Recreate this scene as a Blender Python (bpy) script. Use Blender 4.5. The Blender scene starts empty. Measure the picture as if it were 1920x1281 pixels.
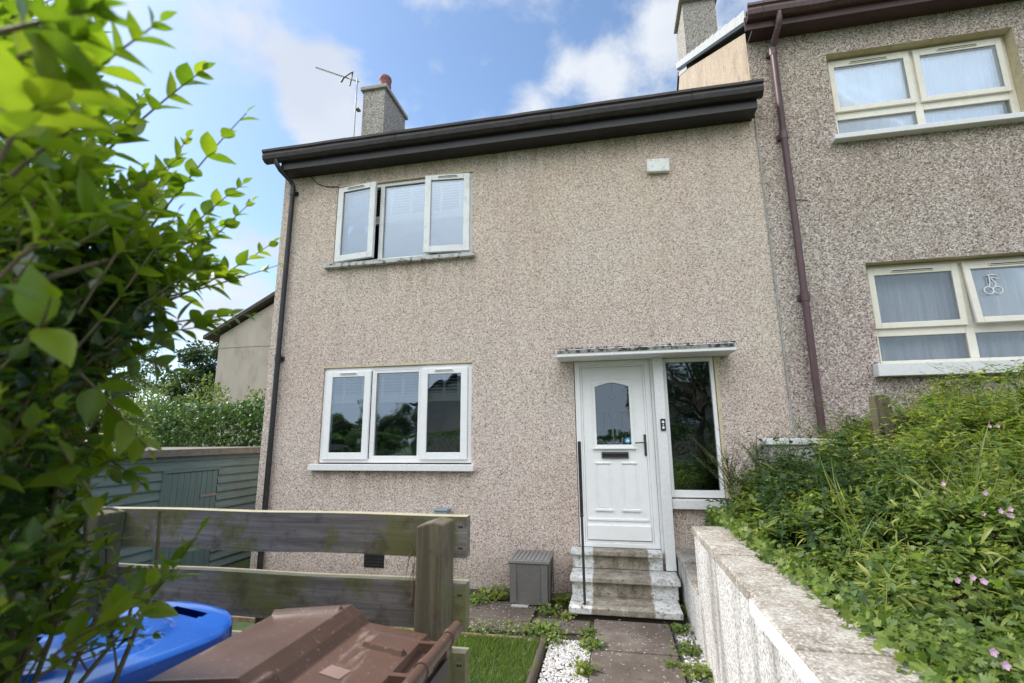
import bpy, math, random
import numpy as np
from mathutils import Vector, Matrix, Quaternion
R = math.radians
SC = bpy.context.scene
COL = SC.collection

# ------------------------------------------------------------------ camera
CAM = np.array([0.0, -5.6, 0.0])
RX = np.array([0.97965367, 0.20052823, -0.00819192])
UX = np.array([0.04705528, -0.18981935, 0.98069079])
FX = np.array([-0.19510121, 0.9611228, 0.19539313])
cd = bpy.data.cameras.new('camera'); cam = bpy.data.objects.new('camera', cd); COL.objects.link(cam)
cam.matrix_world = Matrix(((RX[0], UX[0], -FX[0], CAM[0]), (RX[1], UX[1], -FX[1], CAM[1]), (RX[2], UX[2], -FX[2], CAM[2]), (0, 0, 0, 1)))
cd.sensor_width = 36; cd.lens = 16.875; cd.clip_start = .02; cd.clip_end = 2000
cd.dof.use_dof = True; cd.dof.focus_distance = 5.2; cd.dof.aperture_fstop = 3.6
SC.camera = cam

def at(px, py, d):
    """world point on the sight line of photo pixel (px,py) at depth d metres ahead"""
    v = FX + RX * (px - 960) / 900 - UX * (py - 640.5) / 900
    return CAM + v * d
def pix(P):
    v = np.asarray(P) - CAM
    w = v @ FX
    return 960 + 900 * (v @ RX) / w, 640.5 - 900 * (v @ UX) / w

# ------------------------------------------------------------------ light
SUN_D = np.array([-0.88, 0.14, 0.92]); SUN_D = SUN_D / np.linalg.norm(SUN_D)   # towards the sun
EL = math.asin(SUN_D[2]); AZ = math.atan2(SUN_D[0], SUN_D[1])
W = bpy.data.worlds.new('World'); SC.world = W; W.use_nodes = True
nt = W.node_tree; nt.nodes.clear()
def N(nt, t, **k):
    n = nt.nodes.new(t)
    for a, b in k.items(): setattr(n, a, b)
    return n
def setin(n, **k):
    for a, b in k.items(): n.inputs[a.replace('_', ' ')].default_value = b
out = N(nt, 'ShaderNodeOutputWorld'); bg = N(nt, 'ShaderNodeBackground')
sky = N(nt, 'ShaderNodeTexSky', sky_type='NISHITA', sun_disc=False, sun_elevation=EL, sun_rotation=AZ, altitude=100, air_density=1.0, dust_density=.7, ozone_density=2.6)
bg.inputs[1].default_value = 0.12
tc = N(nt, 'ShaderNodeTexCoord')
dirn = N(nt, 'ShaderNodeVectorMath', operation='NORMALIZE'); nt.links.new(tc.outputs['Generated'], dirn.inputs[0])
def Mth(op, a, b=None, c=None, clamp=False, tree=None):
    t = tree or nt
    n = N(t, 'ShaderNodeMath', operation=op, use_clamp=clamp)
    for i, v in enumerate((a, b, c)):
        if v is None: continue
        if isinstance(v, (int, float)): n.inputs[i].default_value = v
        else: t.links.new(v, n.inputs[i])
    return n.outputs[0]
sep = N(nt, 'ShaderNodeSeparateXYZ'); nt.links.new(dirn.outputs[0], sep.inputs[0])
zz = Mth('ADD', Mth('MAXIMUM', sep.outputs[2], 0.0), 0.35)
cx = N(nt, 'ShaderNodeCombineXYZ')
nt.links.new(Mth('DIVIDE', sep.outputs[0], zz), cx.inputs[0]); nt.links.new(Mth('DIVIDE', sep.outputs[1], zz), cx.inputs[1])
nz = N(nt, 'ShaderNodeTexNoise'); nt.links.new(cx.outputs[0], nz.inputs['Vector'])
setin(nz, Scale=6.2, Detail=10.0, Roughness=.60, Distortion=.15)
# cloud banks: soft lobes in fixed directions of the sky
lob = None
for (px, py, rad, amp) in ((430, 20, 13, .22), (850, 55, 8, .15), (640, 70, 8, .0), (520, 140, 9, .12), (660, 225, 9, .25), (880, 230, 10, .24), (1060, 205, 8, .19), (1120, 20, 12, .12),
                           (1235, 150, 9, .18), (1340, 10, 9, .2), (470, 545, 11, .20), (330, 640, 10, .14), (640, 175, 8, .10), (780, 140, 8, -.16), (930, 130, 7, -.15), (610, 20, 5, -.16), (330, 250, 12, -.25), (180, 430, 10, .20)):
    v = at(px, py, 1.0) - CAM; v = v / np.linalg.norm(v)
    d = N(nt, 'ShaderNodeVectorMath', operation='DOT_PRODUCT'); nt.links.new(dirn.outputs[0], d.inputs[0]); d.inputs[1].default_value = v
    mr = N(nt, 'ShaderNodeMapRange', interpolation_type='SMOOTHERSTEP'); nt.links.new(d.outputs['Value'], mr.inputs[0])
    mr.inputs[1].default_value = math.cos(R(rad)); mr.inputs[2].default_value = 1.0; mr.inputs[3].default_value = 0; mr.inputs[4].default_value = amp
    lob = mr.outputs[0] if lob is None else Mth('ADD', lob, mr.outputs[0])
dens = Mth('ADD', nz.outputs[0], lob)
mrc = N(nt, 'ShaderNodeMapRange', interpolation_type='SMOOTHSTEP'); nt.links.new(dens, mrc.inputs[0])
mrc.inputs[1].default_value = .585; mrc.inputs[2].default_value = .90; mrc.inputs[3].default_value = .03; mrc.inputs[4].default_value = .92
nz2 = N(nt, 'ShaderNodeTexNoise'); nt.links.new(cx.outputs[0], nz2.inputs['Vector']); setin(nz2, Scale=2.2, Detail=5.0, Roughness=.5)
cr = N(nt, 'ShaderNodeValToRGB'); nt.links.new(nz2.outputs[0], cr.inputs[0])
cr.color_ramp.elements[0].position = .35; cr.color_ramp.elements[0].color = (3.5, 3.8, 4.3, 1)
cr.color_ramp.elements[1].position = .62; cr.color_ramp.elements[1].color = (4.6, 4.75, 4.95, 1)
skyc = N(nt, 'ShaderNodeMix', data_type='RGBA', blend_type='MULTIPLY'); skyc.inputs[0].default_value = 1
nt.links.new(sky.outputs[0], skyc.inputs[6]); skyc.inputs[7].default_value = (1.0, 1.07, 1.08, 1)
mx = N(nt, 'ShaderNodeMix', data_type='RGBA'); nt.links.new(mrc.outputs[0], mx.inputs[0]); nt.links.new(skyc.outputs[2], mx.inputs[6]); nt.links.new(cr.outputs[0], mx.inputs[7])
# extra-bright cloud added out of view behind the camera to light the house front
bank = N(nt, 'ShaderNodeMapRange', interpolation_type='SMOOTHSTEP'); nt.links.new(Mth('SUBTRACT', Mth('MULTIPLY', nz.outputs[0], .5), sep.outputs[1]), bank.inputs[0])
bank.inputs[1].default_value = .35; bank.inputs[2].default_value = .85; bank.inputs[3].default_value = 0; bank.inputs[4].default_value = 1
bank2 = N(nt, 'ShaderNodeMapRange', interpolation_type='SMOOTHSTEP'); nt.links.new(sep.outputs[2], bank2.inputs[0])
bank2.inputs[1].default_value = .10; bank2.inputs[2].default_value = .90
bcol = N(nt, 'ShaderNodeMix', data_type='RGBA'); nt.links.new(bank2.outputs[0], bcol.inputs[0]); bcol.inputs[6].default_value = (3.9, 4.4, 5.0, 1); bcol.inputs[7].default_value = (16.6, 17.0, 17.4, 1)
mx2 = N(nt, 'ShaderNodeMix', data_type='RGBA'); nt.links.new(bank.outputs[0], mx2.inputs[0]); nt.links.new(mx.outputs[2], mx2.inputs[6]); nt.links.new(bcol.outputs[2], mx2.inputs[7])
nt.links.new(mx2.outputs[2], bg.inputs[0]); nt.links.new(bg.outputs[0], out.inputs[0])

sl = bpy.data.lights.new('sun', 'SUN'); sl.energy = 3.0; sl.angle = R(10); sl.color = (1, .95, .87)
so = bpy.data.objects.new('sun', sl); COL.objects.link(so)
so.rotation_mode = 'QUATERNION'; so.rotation_quaternion = Vector(SUN_D).to_track_quat('Z', 'Y')
vs = SC.view_settings; vs.view_transform = 'Standard'; vs.look = 'None'; vs.exposure = 0.78; vs.gamma = 1
SC.cycles.max_bounces = 8; SC.cycles.transparent_max_bounces = 12; SC.cycles.use_denoising = True
SC.cycles.caustics_reflective = False; SC.cycles.caustics_refractive = False

# ------------------------------------------------------------------ materials
MATS = {}
class MT:
    def __init__(s, name):
        s.m = bpy.data.materials.new(name); s.m.use_nodes = True; s.t = s.m.node_tree
        s.p = s.t.nodes['Principled BSDF']; s.o = s.t.nodes['Material Output']
        s.tc = N(s.t, 'ShaderNodeTexCoord'); MATS[name] = s.m
        g = N(s.t, 'ShaderNodeNewGeometry'); s.geo = g
        s.pos = g.outputs['Position']
    def L(s, a, b): s.t.links.new(a, b)
    def val(s, n, k, v):
        if hasattr(v, 'links') or hasattr(v, 'is_linked'): s.L(v, n.inputs[k])
        else: n.inputs[k].default_value = v
    def mapping(s, scale=(1, 1, 1), rot=(0, 0, 0)):
        m = N(s.t, 'ShaderNodeMapping'); s.L(s.pos, m.inputs[0]); m.inputs['Scale'].default_value = scale; m.inputs['Rotation'].default_value = rot
        return m.outputs[0]
    def noise(s, scale, detail=4, rough=.55, vec=None, dist=0):
        n = N(s.t, 'ShaderNodeTexNoise'); s.L(vec or s.pos, n.inputs['Vector']); setin(n, Scale=scale, Detail=detail, Roughness=rough, Distortion=dist); return n.outputs[0]
    def vor(s, scale, out='Color', vec=None, feature='F1'):
        n = N(s.t, 'ShaderNodeTexVoronoi', feature=feature); s.L(vec or s.pos, n.inputs['Vector']); n.inputs['Scale'].default_value = scale; return n.outputs[out]
    def ramp(s, f, stops, interp='LINEAR'):
        r = N(s.t, 'ShaderNodeValToRGB'); s.L(f, r.inputs[0]); e = r.color_ramp; e.interpolation = interp
        while len(e.elements) < len(stops): e.elements.new(.5)
        for el, (p, c) in zip(e.elements, stops):
            el.position = p; el.color = (c, c, c, 1) if isinstance(c, (int, float)) else (*c, 1)
        return r.outputs[0]
    def mix(s, f, a, b, mode='MIX'):
        n = N(s.t, 'ShaderNodeMix', data_type='RGBA', blend_type=mode)
        for i, v in ((0, f), (6, a), (7, b)):
            if isinstance(v, (int, float)): n.inputs[i].default_value = v
            elif isinstance(v, tuple): n.inputs[i].default_value = (*v, 1)
            else: s.L(v, n.inputs[i])
        return n.outputs[2]
    def math(s, op, a, b=None, c=None, clamp=False): return Mth(op, a, b, c, clamp, s.t)
    def sepc(s, c):
        n = N(s.t, 'ShaderNodeSeparateColor'); s.L(c, n.inputs[0]); return n.outputs
    def xyz(s):
        n = N(s.t, 'ShaderNodeSeparateXYZ'); s.L(s.pos, n.inputs[0]); return n.outputs
    def maprange(s, v, a, b, c=0., d=1.):
        n = N(s.t, 'ShaderNodeMapRange', interpolation_type='SMOOTHSTEP'); s.L(v, n.inputs[0])
        for i, q in enumerate((a, b, c, d)): n.inputs[i + 1].default_value = q
        return n.outputs[0]
    def bump(s, h, strength=.5, dist=.01):
        b = N(s.t, 'ShaderNodeBump'); s.L(h, b.inputs['Height']); b.inputs['Strength'].default_value = strength; b.inputs['Distance'].default_value = dist
        s.L(b.outputs[0], s.p.inputs['Normal'])
    def done(s, col=None, rough=.8, **k):
        if col is not None:
            if isinstance(col, tuple): s.p.inputs['Base Color'].default_value = (*col, 1)
            else: s.L(col, s.p.inputs['Base Color'])
        if isinstance(rough, (int, float)): s.p.inputs['Roughness'].default_value = rough
        else: s.L(rough, s.p.inputs['Roughness'])
        for a, b in k.items(): s.p.inputs[a.replace('_', ' ')].default_value = b
        return s.m

def pebbledash(name, stops, scale, tint_lo, tint_hi, streak=.25, damp=None):
    m = MT(name)
    warp = N(m.t, 'ShaderNodeVectorMath', operation='ADD'); nn = N(m.t, 'ShaderNodeTexNoise'); m.L(m.pos, nn.inputs['Vector']); setin(nn, Scale=60.0, Detail=1.0)
    sc = N(m.t, 'ShaderNodeVectorMath', operation='SCALE'); m.L(nn.outputs['Color'], sc.inputs[0]); sc.inputs['Scale'].default_value = .005
    m.L(m.pos, warp.inputs[0]); m.L(sc.outputs[0], warp.inputs[1]); v = warp.outputs[0]
    cell = m.sepc(m.vor(scale, 'Color', v))[0]
    base = m.ramp(cell, stops, 'CONSTANT')
    cell2 = m.sepc(m.vor(scale * .45, 'Color', v))[1]
    base = m.mix(.18, base, m.ramp(cell2, [(0, .35), (.25, .8), (1, 1.0)]), 'MULTIPLY')
    big = m.noise(.7, 5, .6)
    base = m.mix(m.ramp(big, [(.32, 0), (.68, 1)]), base, m.mix(1, base, tint_lo, 'MULTIPLY'))
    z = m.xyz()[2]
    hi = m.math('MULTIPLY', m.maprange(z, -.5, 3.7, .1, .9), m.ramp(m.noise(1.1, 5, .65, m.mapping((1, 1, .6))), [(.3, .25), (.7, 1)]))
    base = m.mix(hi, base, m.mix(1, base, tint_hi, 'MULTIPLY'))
    st = m.noise(2.5, 5, .6, m.mapping((2.6, 2.6, .22)))
    base = m.mix(m.ramp(st, [(.5, 0), (.75, streak)]), base, (.20, .17, .14))
    h = m.vor(scale, 'Distance', v)
    pt = m.noise(.9, 4, .5, m.mapping((1, 1, 1.2)))
    base = m.mix(m.ramp(pt, [(.60, 0), (.63, .16)]), base, m.mix(1, base, (.80, .74, .68), 'MULTIPLY'))
    zg = m.math('ADD', z, m.math('MULTIPLY', m.math('SUBTRACT', m.noise(2.2, 5, .6), .5), .7))
    base = m.mix(m.maprange(zg, -1.7, -1.05, .55, 0), base, m.mix(1, base, (.58, .56, .50), 'MULTIPLY'))
    if damp:
        for (a, c_, t_) in damp:
            xx = m.xyz()[0]; inx = m.math('MULTIPLY', m.maprange(xx, a - .06, a + .06), m.maprange(xx, c_ - .06, c_ + .06, 1, 0))
            dz = m.math('MULTIPLY', m.maprange(z, t_ - .55, t_), m.math('LESS_THAN', z, t_))
            run = m.ramp(m.noise(3, 4, .6, m.mapping((3.5, 3.5, .25))), [(.42, 0), (.62, .5)])
            base = m.mix(m.math('MULTIPLY', m.math('MULTIPLY', inx, dz), run), base, m.mix(1, base, (.50, .50, .42), 'MULTIPLY'))
    m.bump(m.math('SUBTRACT', 1, h), .55, .010)
    return m.done(base, .92)
M = {}
M['dash'] = pebbledash('house_pebbledash', [(0, (.25, .18, .15)), (.08, (.42, .32, .27)), (.20, (.61, .505, .435)), (.46, (.73, .635, .555)), (.78, (.87, .81, .74))], 112, (.94, .88, .88), (1.0, .98, .84), .18, [(-3.7, -1.6, 2.255), (-3.72, -1.6, -.388), (.6, 1.18, -.76), (-.56, -.40, .86), (1.15, 1.30, .86), (-4.4, 1.8, 3.7)])
M['dash2'] = pebbledash('neighbour_pebbledash', [(0, (.16, .12, .105)), (.10, (.31, .24, .21)), (.30, (.46, .39, .345)), (.60, (.59, .535, .48)), (.84, (.78, .74, .69))], 84, (.95, .88, .90), (.95, .93, .80), .35, [(2.62, 4.64, 3.255), (2.68, 4.7, .57), (1.9, 2.5, 4.76)])
M['dash_old'] = pebbledash('grey_roughcast', [(0, (.14, .12, .11)), (.12, (.30, .265, .24)), (.4, (.47, .43, .39)), (.8, (.64, .60, .56))], 74, (.9, .9, .9), (.95, .95, .9), .3)

def simple(name, col, rough=.6, var=.12, nscale=8, bump=0, bscale=60, spec=.5, dirt=None, dirt_amt=.3, stretch=(1, 1, 1), **k):
    m = MT(name)
    n = m.noise(nscale, 5, .6, m.mapping(stretch))
    c = m.mix(m.ramp(n, [(.3, 0), (.7, 1)]), tuple(x * (1 - var) for x in col), tuple(min(1, x * (1 + var)) for x in col))
    if dirt: c = m.mix(m.ramp(m.noise(nscale * 1.7, 6, .7, m.mapping(stretch)), [(.5, 0), (.68, dirt_amt)]), c, dirt)
    if bump: m.bump(m.noise(bscale, 4), bump, .004)
    m.p.inputs['Specular IOR Level'].default_value = spec
    return m.done(c, rough, **k)
M['upvc'] = simple('white_plastic', (.88, .88, .87), .35, .02, 5, dirt=(.62, .61, .57), dirt_amt=.15)
M['upvc_up'] = simple('white_plastic_weathered', (.80, .81, .79), .4, .05, 6, dirt=(.42, .42, .36), dirt_amt=.35)
M['cream'] = simple('cream_plastic', (.84, .80, .69), .4, .03, 6, dirt=(.56, .50, .36), dirt_amt=.25)
M['trim'] = simple('cream_render', (.62, .53, .35), .85, .1, 10, dirt=(.34, .29, .14), dirt_amt=.5)
M['whitepaint'] = simple('white_masonry_paint', (.80, .80, .79), .7, .05, 26, bump=.25, bscale=45, dirt=(.42, .40, .35), dirt_amt=.22)
M['black_dirty'] = simple('dark_brown_plastic', (.014, .012, .012), .42, .3, 12, dirt=(.045, .04, .036), dirt_amt=.5)
M['gutter_old'] = simple('weathered_gutter_plastic', (.026, .020, .021), .5, .3, 9, dirt=(.10, .085, .075), dirt_amt=.5, stretch=(.6, 3, 3))
M['maroon'] = simple('maroon_plastic', (.105, .055, .058), .42, .2, 8, dirt=(.16, .12, .11), dirt_amt=.4, stretch=(2, 2, .5))
M['maroon_dk'] = simple('brown_soffit_paint', (.060, .026, .022), .5, .2, 8)
M['dark_pipe'] = simple('black_plastic_pipe', (.020, .017, .018), .4, .2, 8, dirt=(.08, .07, .06), dirt_amt=.4)
M['dark'] = simple('dark_slot', (.012, .012, .013), .5, .1)
M['metal'] = simple('brushed_metal', (.30, .29, .27), .35, .1, 30, Metallic=.9)
M['dark_metal'] = simple('dark_green_metal', (.030, .040, .038), .45, .2, 14)
M['handle'] = simple('dark_chrome', (.10, .10, .095), .3, .1, 30, Metallic=.7)
M['tile'] = simple('roof_tile', (.075, .058, .050), .85, .3, 12, bump=.4, dirt=(.16, .16, .13), dirt_amt=.6)
M['pot'] = simple('terracotta', (.20, .065, .058), .75, .25, 14, dirt=(.40, .28, .24), dirt_amt=.6, stretch=(1, 1, 3))
M['cement'] = simple('cement', (.40, .39, .36), .9, .15, 14, bump=.4, dirt=(.18, .17, .15), dirt_amt=.6)
M['verge'] = simple('white_verge_cement', (.50, .51, .50), .85, .12, 14, bump=.4, dirt=(.30, .29, .26), dirt_amt=.5)
M['blind'] = simple('blind_slat', (.80, .80, .78), .6, .03)
M['tape'] = simple('blind_tape', (.78, .77, .74), .7, .03)
M['room'] = simple('room_paint', (.22, .22, .22), .9, .1)
M['moss'] = simple('moss', (.20, .24, .02), .95, .4, 40, bump=.8, bscale=120)
M['greybox'] = None

# glass: mirror-like reflection over a dark see-through pane
def glass(name, base=.18, tint=(.62, .68, .70), edge=.7):
    m = MT(name); m.t.nodes.remove(m.p)
    lw = N(m.t, 'ShaderNodeLayerWeight'); lw.inputs[0].default_value = .35
    gl = N(m.t, 'ShaderNodeBsdfGlossy'); gl.inputs['Color'].default_value = (.78, .88, .98, 1); gl.inputs['Roughness'].default_value = .015
    tr = N(m.t, 'ShaderNodeBsdfTransparent'); tr.inputs[0].default_value = (*tint, 1)
    f = m.math('ADD', m.math('MULTIPLY', lw.outputs['Fresnel'], edge), base, clamp=True)
    b = N(m.t, 'ShaderNodeBump'); m.L(m.noise(1.6, 2, .5), b.inputs['Height']); b.inputs['Strength'].default_value = .10; b.inputs['Distance'].default_value = .05
    m.L(b.outputs[0], gl.inputs['Normal'])
    ms = N(m.t, 'ShaderNodeMixShader'); m.L(f, ms.inputs[0]); m.L(tr.outputs[0], ms.inputs[1]); m.L(gl.outputs[0], ms.inputs[2]); m.L(ms.outputs[0], m.o.inputs[0])
    return m.m
M['glass'] = glass('window_glass', .22, (.80, .84, .86))
M['glass_n'] = glass('neighbour_window_glass', .07, (.88, .90, .91), .55)
M['glass_dark'] = glass('door_glass', .16, (.30, .33, .30))

# roughcast garden wall: white paint with grey pebble showing and dark run marks
m = MT('white_roughcast')
cell = m.sepc(m.vor(105, 'Color'))[0]
c = m.ramp(cell, [(0, (.30, .28, .265)), (.15, (.44, .42, .41)), (.32, (.58, .565, .55)), (.60, (.70, .69, .675))], 'CONSTANT')
st = m.noise(1.5, 5, .62, m.mapping((2.6, 2.6, .30)), .4)
sm = m.ramp(st, [(.51, 0), (.64, .9)])
c = m.mix(sm, c, m.mix(1, c, (.45, .43, .41), 'MULTIPLY'))
st2 = m.noise(6, 5, .65, m.mapping((1.6, 1.6, .3)))
c = m.mix(m.ramp(st2, [(.50, 0), (.8, .4)]), c, (.40, .35, .30))
m.bump(m.math('SUBTRACT', 1, m.vor(105, 'Distance')), .22, .006)
M['roughcast'] = m.done(c, .9)
# sandy concrete coping
m = MT('coping_concrete')
c = m.ramp(m.noise(5, 6, .65), [(.3, (.15, .125, .095)), (.48, (.29, .255, .21)), (.68, (.42, .40, .36))])
c = m.mix(m.ramp(m.noise(13, 6, .7), [(.52, 0), (.66, .7)]), c, (.56, .54, .50))
c = m.mix(m.ramp(m.sepc(m.vor(110))[0], [(0, .6), (.25, 0)], 'CONSTANT'), c, (.17, .13, .10)); c = m.mix(m.ramp(m.sepc(m.vor(110))[1], [(0, .5), (.2, 0)], 'CONSTANT'), c, (.62, .60, .56))
m.bump(m.noise(70, 6, .7), .6, .008)
M['coping'] = m.done(c, .92)
# lichen stained slab (canopy edge, upper sill)
def lichen(name, col, dark, thr=.5):
    m = MT(name)
    c = m.mix(m.ramp(m.noise(6, 4), [(.3, 0), (.7, 1)]), tuple(x * .85 for x in col), col)
    c = m.mix(m.ramp(m.noise(17, 7, .72), [(thr - .05, 0), (thr + .05, 1)]), c, dark)
    c = m.mix(m.ramp(m.noise(30, 5, .7), [(.6, 0), (.68, .7)]), c, (.42, .43, .38))
    m.bump(m.noise(60, 6, .7), .6, .008)
    return m.done(c, .92)
M['lichen'] = lichen('lichen_concrete', (.33, .32, .28), (.040, .037, .030), .50)
M['sill_old'] = lichen('stained_sill', (.60, .61, .58), (.07, .07, .06), .56)
# steps: painted ends, bare trodden middle
m = MT('painted_step')
X, Y, Z = m.xyz()
xw = m.math('ADD', X, m.math('MULTIPLY', m.math('SUBTRACT', m.noise(25, 4), .5), .05))
mid = m.math('MULTIPLY', m.maprange(xw, -.262, -.248), m.maprange(xw, .298, .318, 1, 0))
paint = m.mix(m.ramp(m.noise(12, 6, .7), [(.52, 0), (.62, .8)]), (.72, .72, .70), (.36, .34, .29))
bare = m.ramp(m.noise(9, 6, .7), [(.3, (.13, .11, .075)), (.5, (.30, .26, .205)), (.72, (.50, .47, .41))])
c = m.mix(mid, paint, bare)
c = m.mix(m.ramp(m.noise(34, 6, .75), [(.54, 0), (.62, .75)]), c, (.05, .05, .035)); c = m.mix(m.ramp(m.noise(5, 6, .7, m.mapping((1, 1, 3))), [(.52, 0), (.66, .45)]), c, (.16, .15, .11))
m.bump(m.noise(80, 6, .7), .5, .006)
M['step'] = m.done(c, .9)
# trodden concrete
def concrete(name, a, b, d, speck=.0):
    m = MT(name)
    c = m.ramp(m.noise(2.2, 7, .7), [(.3, a), (.55, b), (.75, d)])
    c = m.mix(m.ramp(m.noise(16, 7, .72), [(.5, 0), (.7, .5)]), c, tuple(x * .45 for x in a))
    if speck: c = m.mix(m.ramp(m.sepc(m.vor(75))[1], [(.0, speck * .7), (.02, 0)], 'CONSTANT'), c, (.36, .34, .31))
    m.bump(m.noise(60, 7, .75), .7, .01)
    return m.done(c, .93)
M['path'] = concrete('path_concrete', (.075, .055, .045), (.125, .10, .085), (.20, .17, .15), 1)
M['pave'] = concrete('damp_paving', (.060, .045, .036), (.10, .08, .068), (.15, .12, .10), 1)
M['soil'] = concrete('soil', (.030, .024, .015), (.055, .042, .028), (.09, .07, .05))
M['street'] = concrete('street_slab', (.12, .115, .105), (.19, .18, .17), (.26, .25, .23))
m = MT('lawn_soil'); M['turf'] = m.done(m.ramp(m.noise(7, 6), [(.3, (.016, .030, .008)), (.7, (.045, .080, .015))]), .95)
m = MT('meadow'); M['field'] = m.done(m.ramp(m.noise(.8, 6), [(.3, (.030, .055, .012)), (.7, (.07, .11, .03))]), .95)
# weathered timber
def timber(name, axis, dark, light, green, gamt):
    m = MT(name)
    s = {'x': (1.2, 22, 22), 'z': (22, 22, 1.2), 'y': (22, 1.2, 22)}[axis]
    g = m.noise(2.2, 8, .7, m.mapping(s), .6)
    c = m.ramp(g, [(.25, tuple(x * .55 for x in dark)), (.45, dark), (.75, light)])
    gm = m.noise(3.2, 6, .7)
    c = m.mix(m.ramp(gm, [(.50, 0), (.57, gamt)]), c, green)
    c = m.mix(m.ramp(m.noise(9, 7, .75), [(.52, 0), (.64, .6)]), c, (.07, .05, .035))
    kn = m.vor(3.1, 'Distance', m.mapping({'x': (1, 2.0, 1.6), 'z': (1.6, 2, 1), 'y': (2, 1, 2)}[axis]))
    c = m.mix(m.ramp(kn, [(.05, .95), (.085, 0)]), c, (.022, .018, .016)); c = m.mix(m.ramp(kn, [(.085, 0), (.10, .5), (.12, 0)]), c, (.06, .045, .035))
    m.bump(g, .5, .006)
    return m.done(c, .88)
M['rail'] = timber('weathered_rail_timber', 'x', (.18, .158, .145), (.35, .32, .295), (.15, .15, .03), .75)
M['postwood'] = timber('mossy_post_timber', 'z', (.12, .10, .062), (.23, .20, .13), (.11, .12, .03), .55)
M['railtop_lit'] = simple('sunlit_rail_top', (.40, .36, .24), .85, .15, 20)  # paler colour paints sunlight onto the upper faces of the rails
M['edging'] = timber('edging_timber', 'x', (.17, .11, .065), (.34, .25, .17), (.08, .10, .03), .3)
M['log'] = timber('old_log_timber', 'y', (.06, .045, .032), (.15, .12, .09), (.07, .09, .02), .4)
# shed
m = MT('shed_paint')
g = m.noise(2.5, 7, .7, m.mapping((20, 1.2, 20)))
c = m.ramp(g, [(.25, (.085, .125, .12)), (.5, (.125, .18, .175)), (.78, (.18, .24, .23))])
c = m.mix(m.ramp(m.noise(3, 6, .7), [(.5, 0), (.7, .5)]), c, (.10, .10, .085))
m.bump(g, .4, .005)
M['shed'] = m.done(c, .8)
m = MT('shed_door_paint')
g = m.noise(2.5, 7, .7, m.mapping((20, 20, 1.0)))
M['sheddoor'] = m.done(m.ramp(g, [(.25, (.075, .115, .11)), (.5, (.11, .165, .16)), (.8, (.155, .21, .20))]), .8)
M['felt'] = simple('shed_edge_board', (.17, .155, .135), .9, .2, 14, dirt=(.08, .07, .06), dirt_amt=.7)
# bins
m = MT('brown_bin_plastic')
c = m.ramp(m.noise(4, 6, .6), [(.3, (.100, .054, .038)), (.7, (.135, .077, .056))])
scr = m.noise(6, 6, .7, m.mapping((3, .7, 3), (0, 0, .6)))
c = m.mix(m.ramp(scr, [(.60, 0), (.72, .6)]), c, (.40, .30, .25))
c = m.mix(m.ramp(m.noise(90, 2), [(.66, 0), (.72, .4)]), c, (.45, .38, .33))
m.bump(m.noise(5, 4), .08, .02)
M['brown'] = m.done(c, m.ramp(m.noise(7, 5), [(.3, .30), (.7, .5)])); m.p.inputs['Specular IOR Level'].default_value = .40
m = MT('blue_bin_plastic')
c = m.ramp(m.noise(4, 6, .6), [(.3, (.010, .105, .50)), (.7, (.020, .15, .62))])
c = m.mix(m.ramp(m.noise(120, 2), [(.68, 0), (.73, .5)]), c, (.3, .4, .6))
m.bump(m.noise(4, 3), .06, .02)
M['blue'] = m.done(c, .20, Coat_Weight=.55, Coat_Roughness=.05)
# grey resin box with basket weave
m = MT('grey_resin_weave')
w = N(m.t, 'ShaderNodeTexBrick'); m.L(m.mapping((1, 1, 1), (R(90), 0, 0)), w.inputs['Vector']); w.inputs['Scale'].default_value = 26; w.inputs['Mortar Size'].default_value = .03
w.inputs['Color1'].default_value = (.185, .175, .165, 1); w.inputs['Color2'].default_value = (.15, .14, .132, 1); w.inputs['Mortar'].default_value = (.09, .085, .08, 1)
m.bump(w.outputs['Fac'], -.5, .004)
M['greybox'] = m.done(w.outputs['Color'], .6)
m = MT('grey_resin_lid'); M['greylid'] = m.done(m.mix(m.ramp(m.noise(20), [(.3, 0), (.7, 1)]), (.20, .19, .18), (.25, .24, .23)), .5)
M['curtain'] = None
m = MT('net_curtain')
M['curtain'] = m.done(m.mix(m.ramp(m.noise(3, 3, .5, m.mapping((9, 1, .3))), [(.3, 0), (.7, 1)]), (.60, .61, .64), (.82, .82, .83)), .9)
m = MT('beige_render')
c = m.ramp(m.noise(2.4, 6, .65, m.mapping((1, 1.6, .7))), [(.3, (.34, .27, .20)), (.5, (.48, .38, .275)), (.7, (.56, .46, .35))])
c = m.mix(m.ramp(m.noise(3.5, 6, .7, m.mapping((1, 4, .8), (.5, 0, 0)), 1.0), [(.60, 0), (.66, .75)]), c, (.13, .09, .07))
c = m.mix(m.ramp(m.sepc(m.vor(60))[0], [(0, .35), (.25, 0)], 'CONSTANT'), c, (.25, .19, .14))
m.bump(m.noise(40, 5), .5, .006); M['beige'] = m.done(c, .9)
M['far_render'] = simple('pale_far_render', (.45, .39, .33), .9, .1, 1.5, dirt=(.27, .23, .18), dirt_amt=.5, stretch=(1, 1, .35))
M['pink_render'] = simple('pink_far_render', (.44, .33, .25), .9, .15, 1.5)
M['sticker'] = simple('blue_sticker', (.05, .35, .50), .4, .05)
M['white'] = simple('white_mark', (.80, .83, .85), .5, .02)
M['alarm'] = simple('alarm_box_plastic', (.80, .80, .76), .4, .06, 12, dirt=(.36, .36, .28), dirt_amt=.6)

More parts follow.
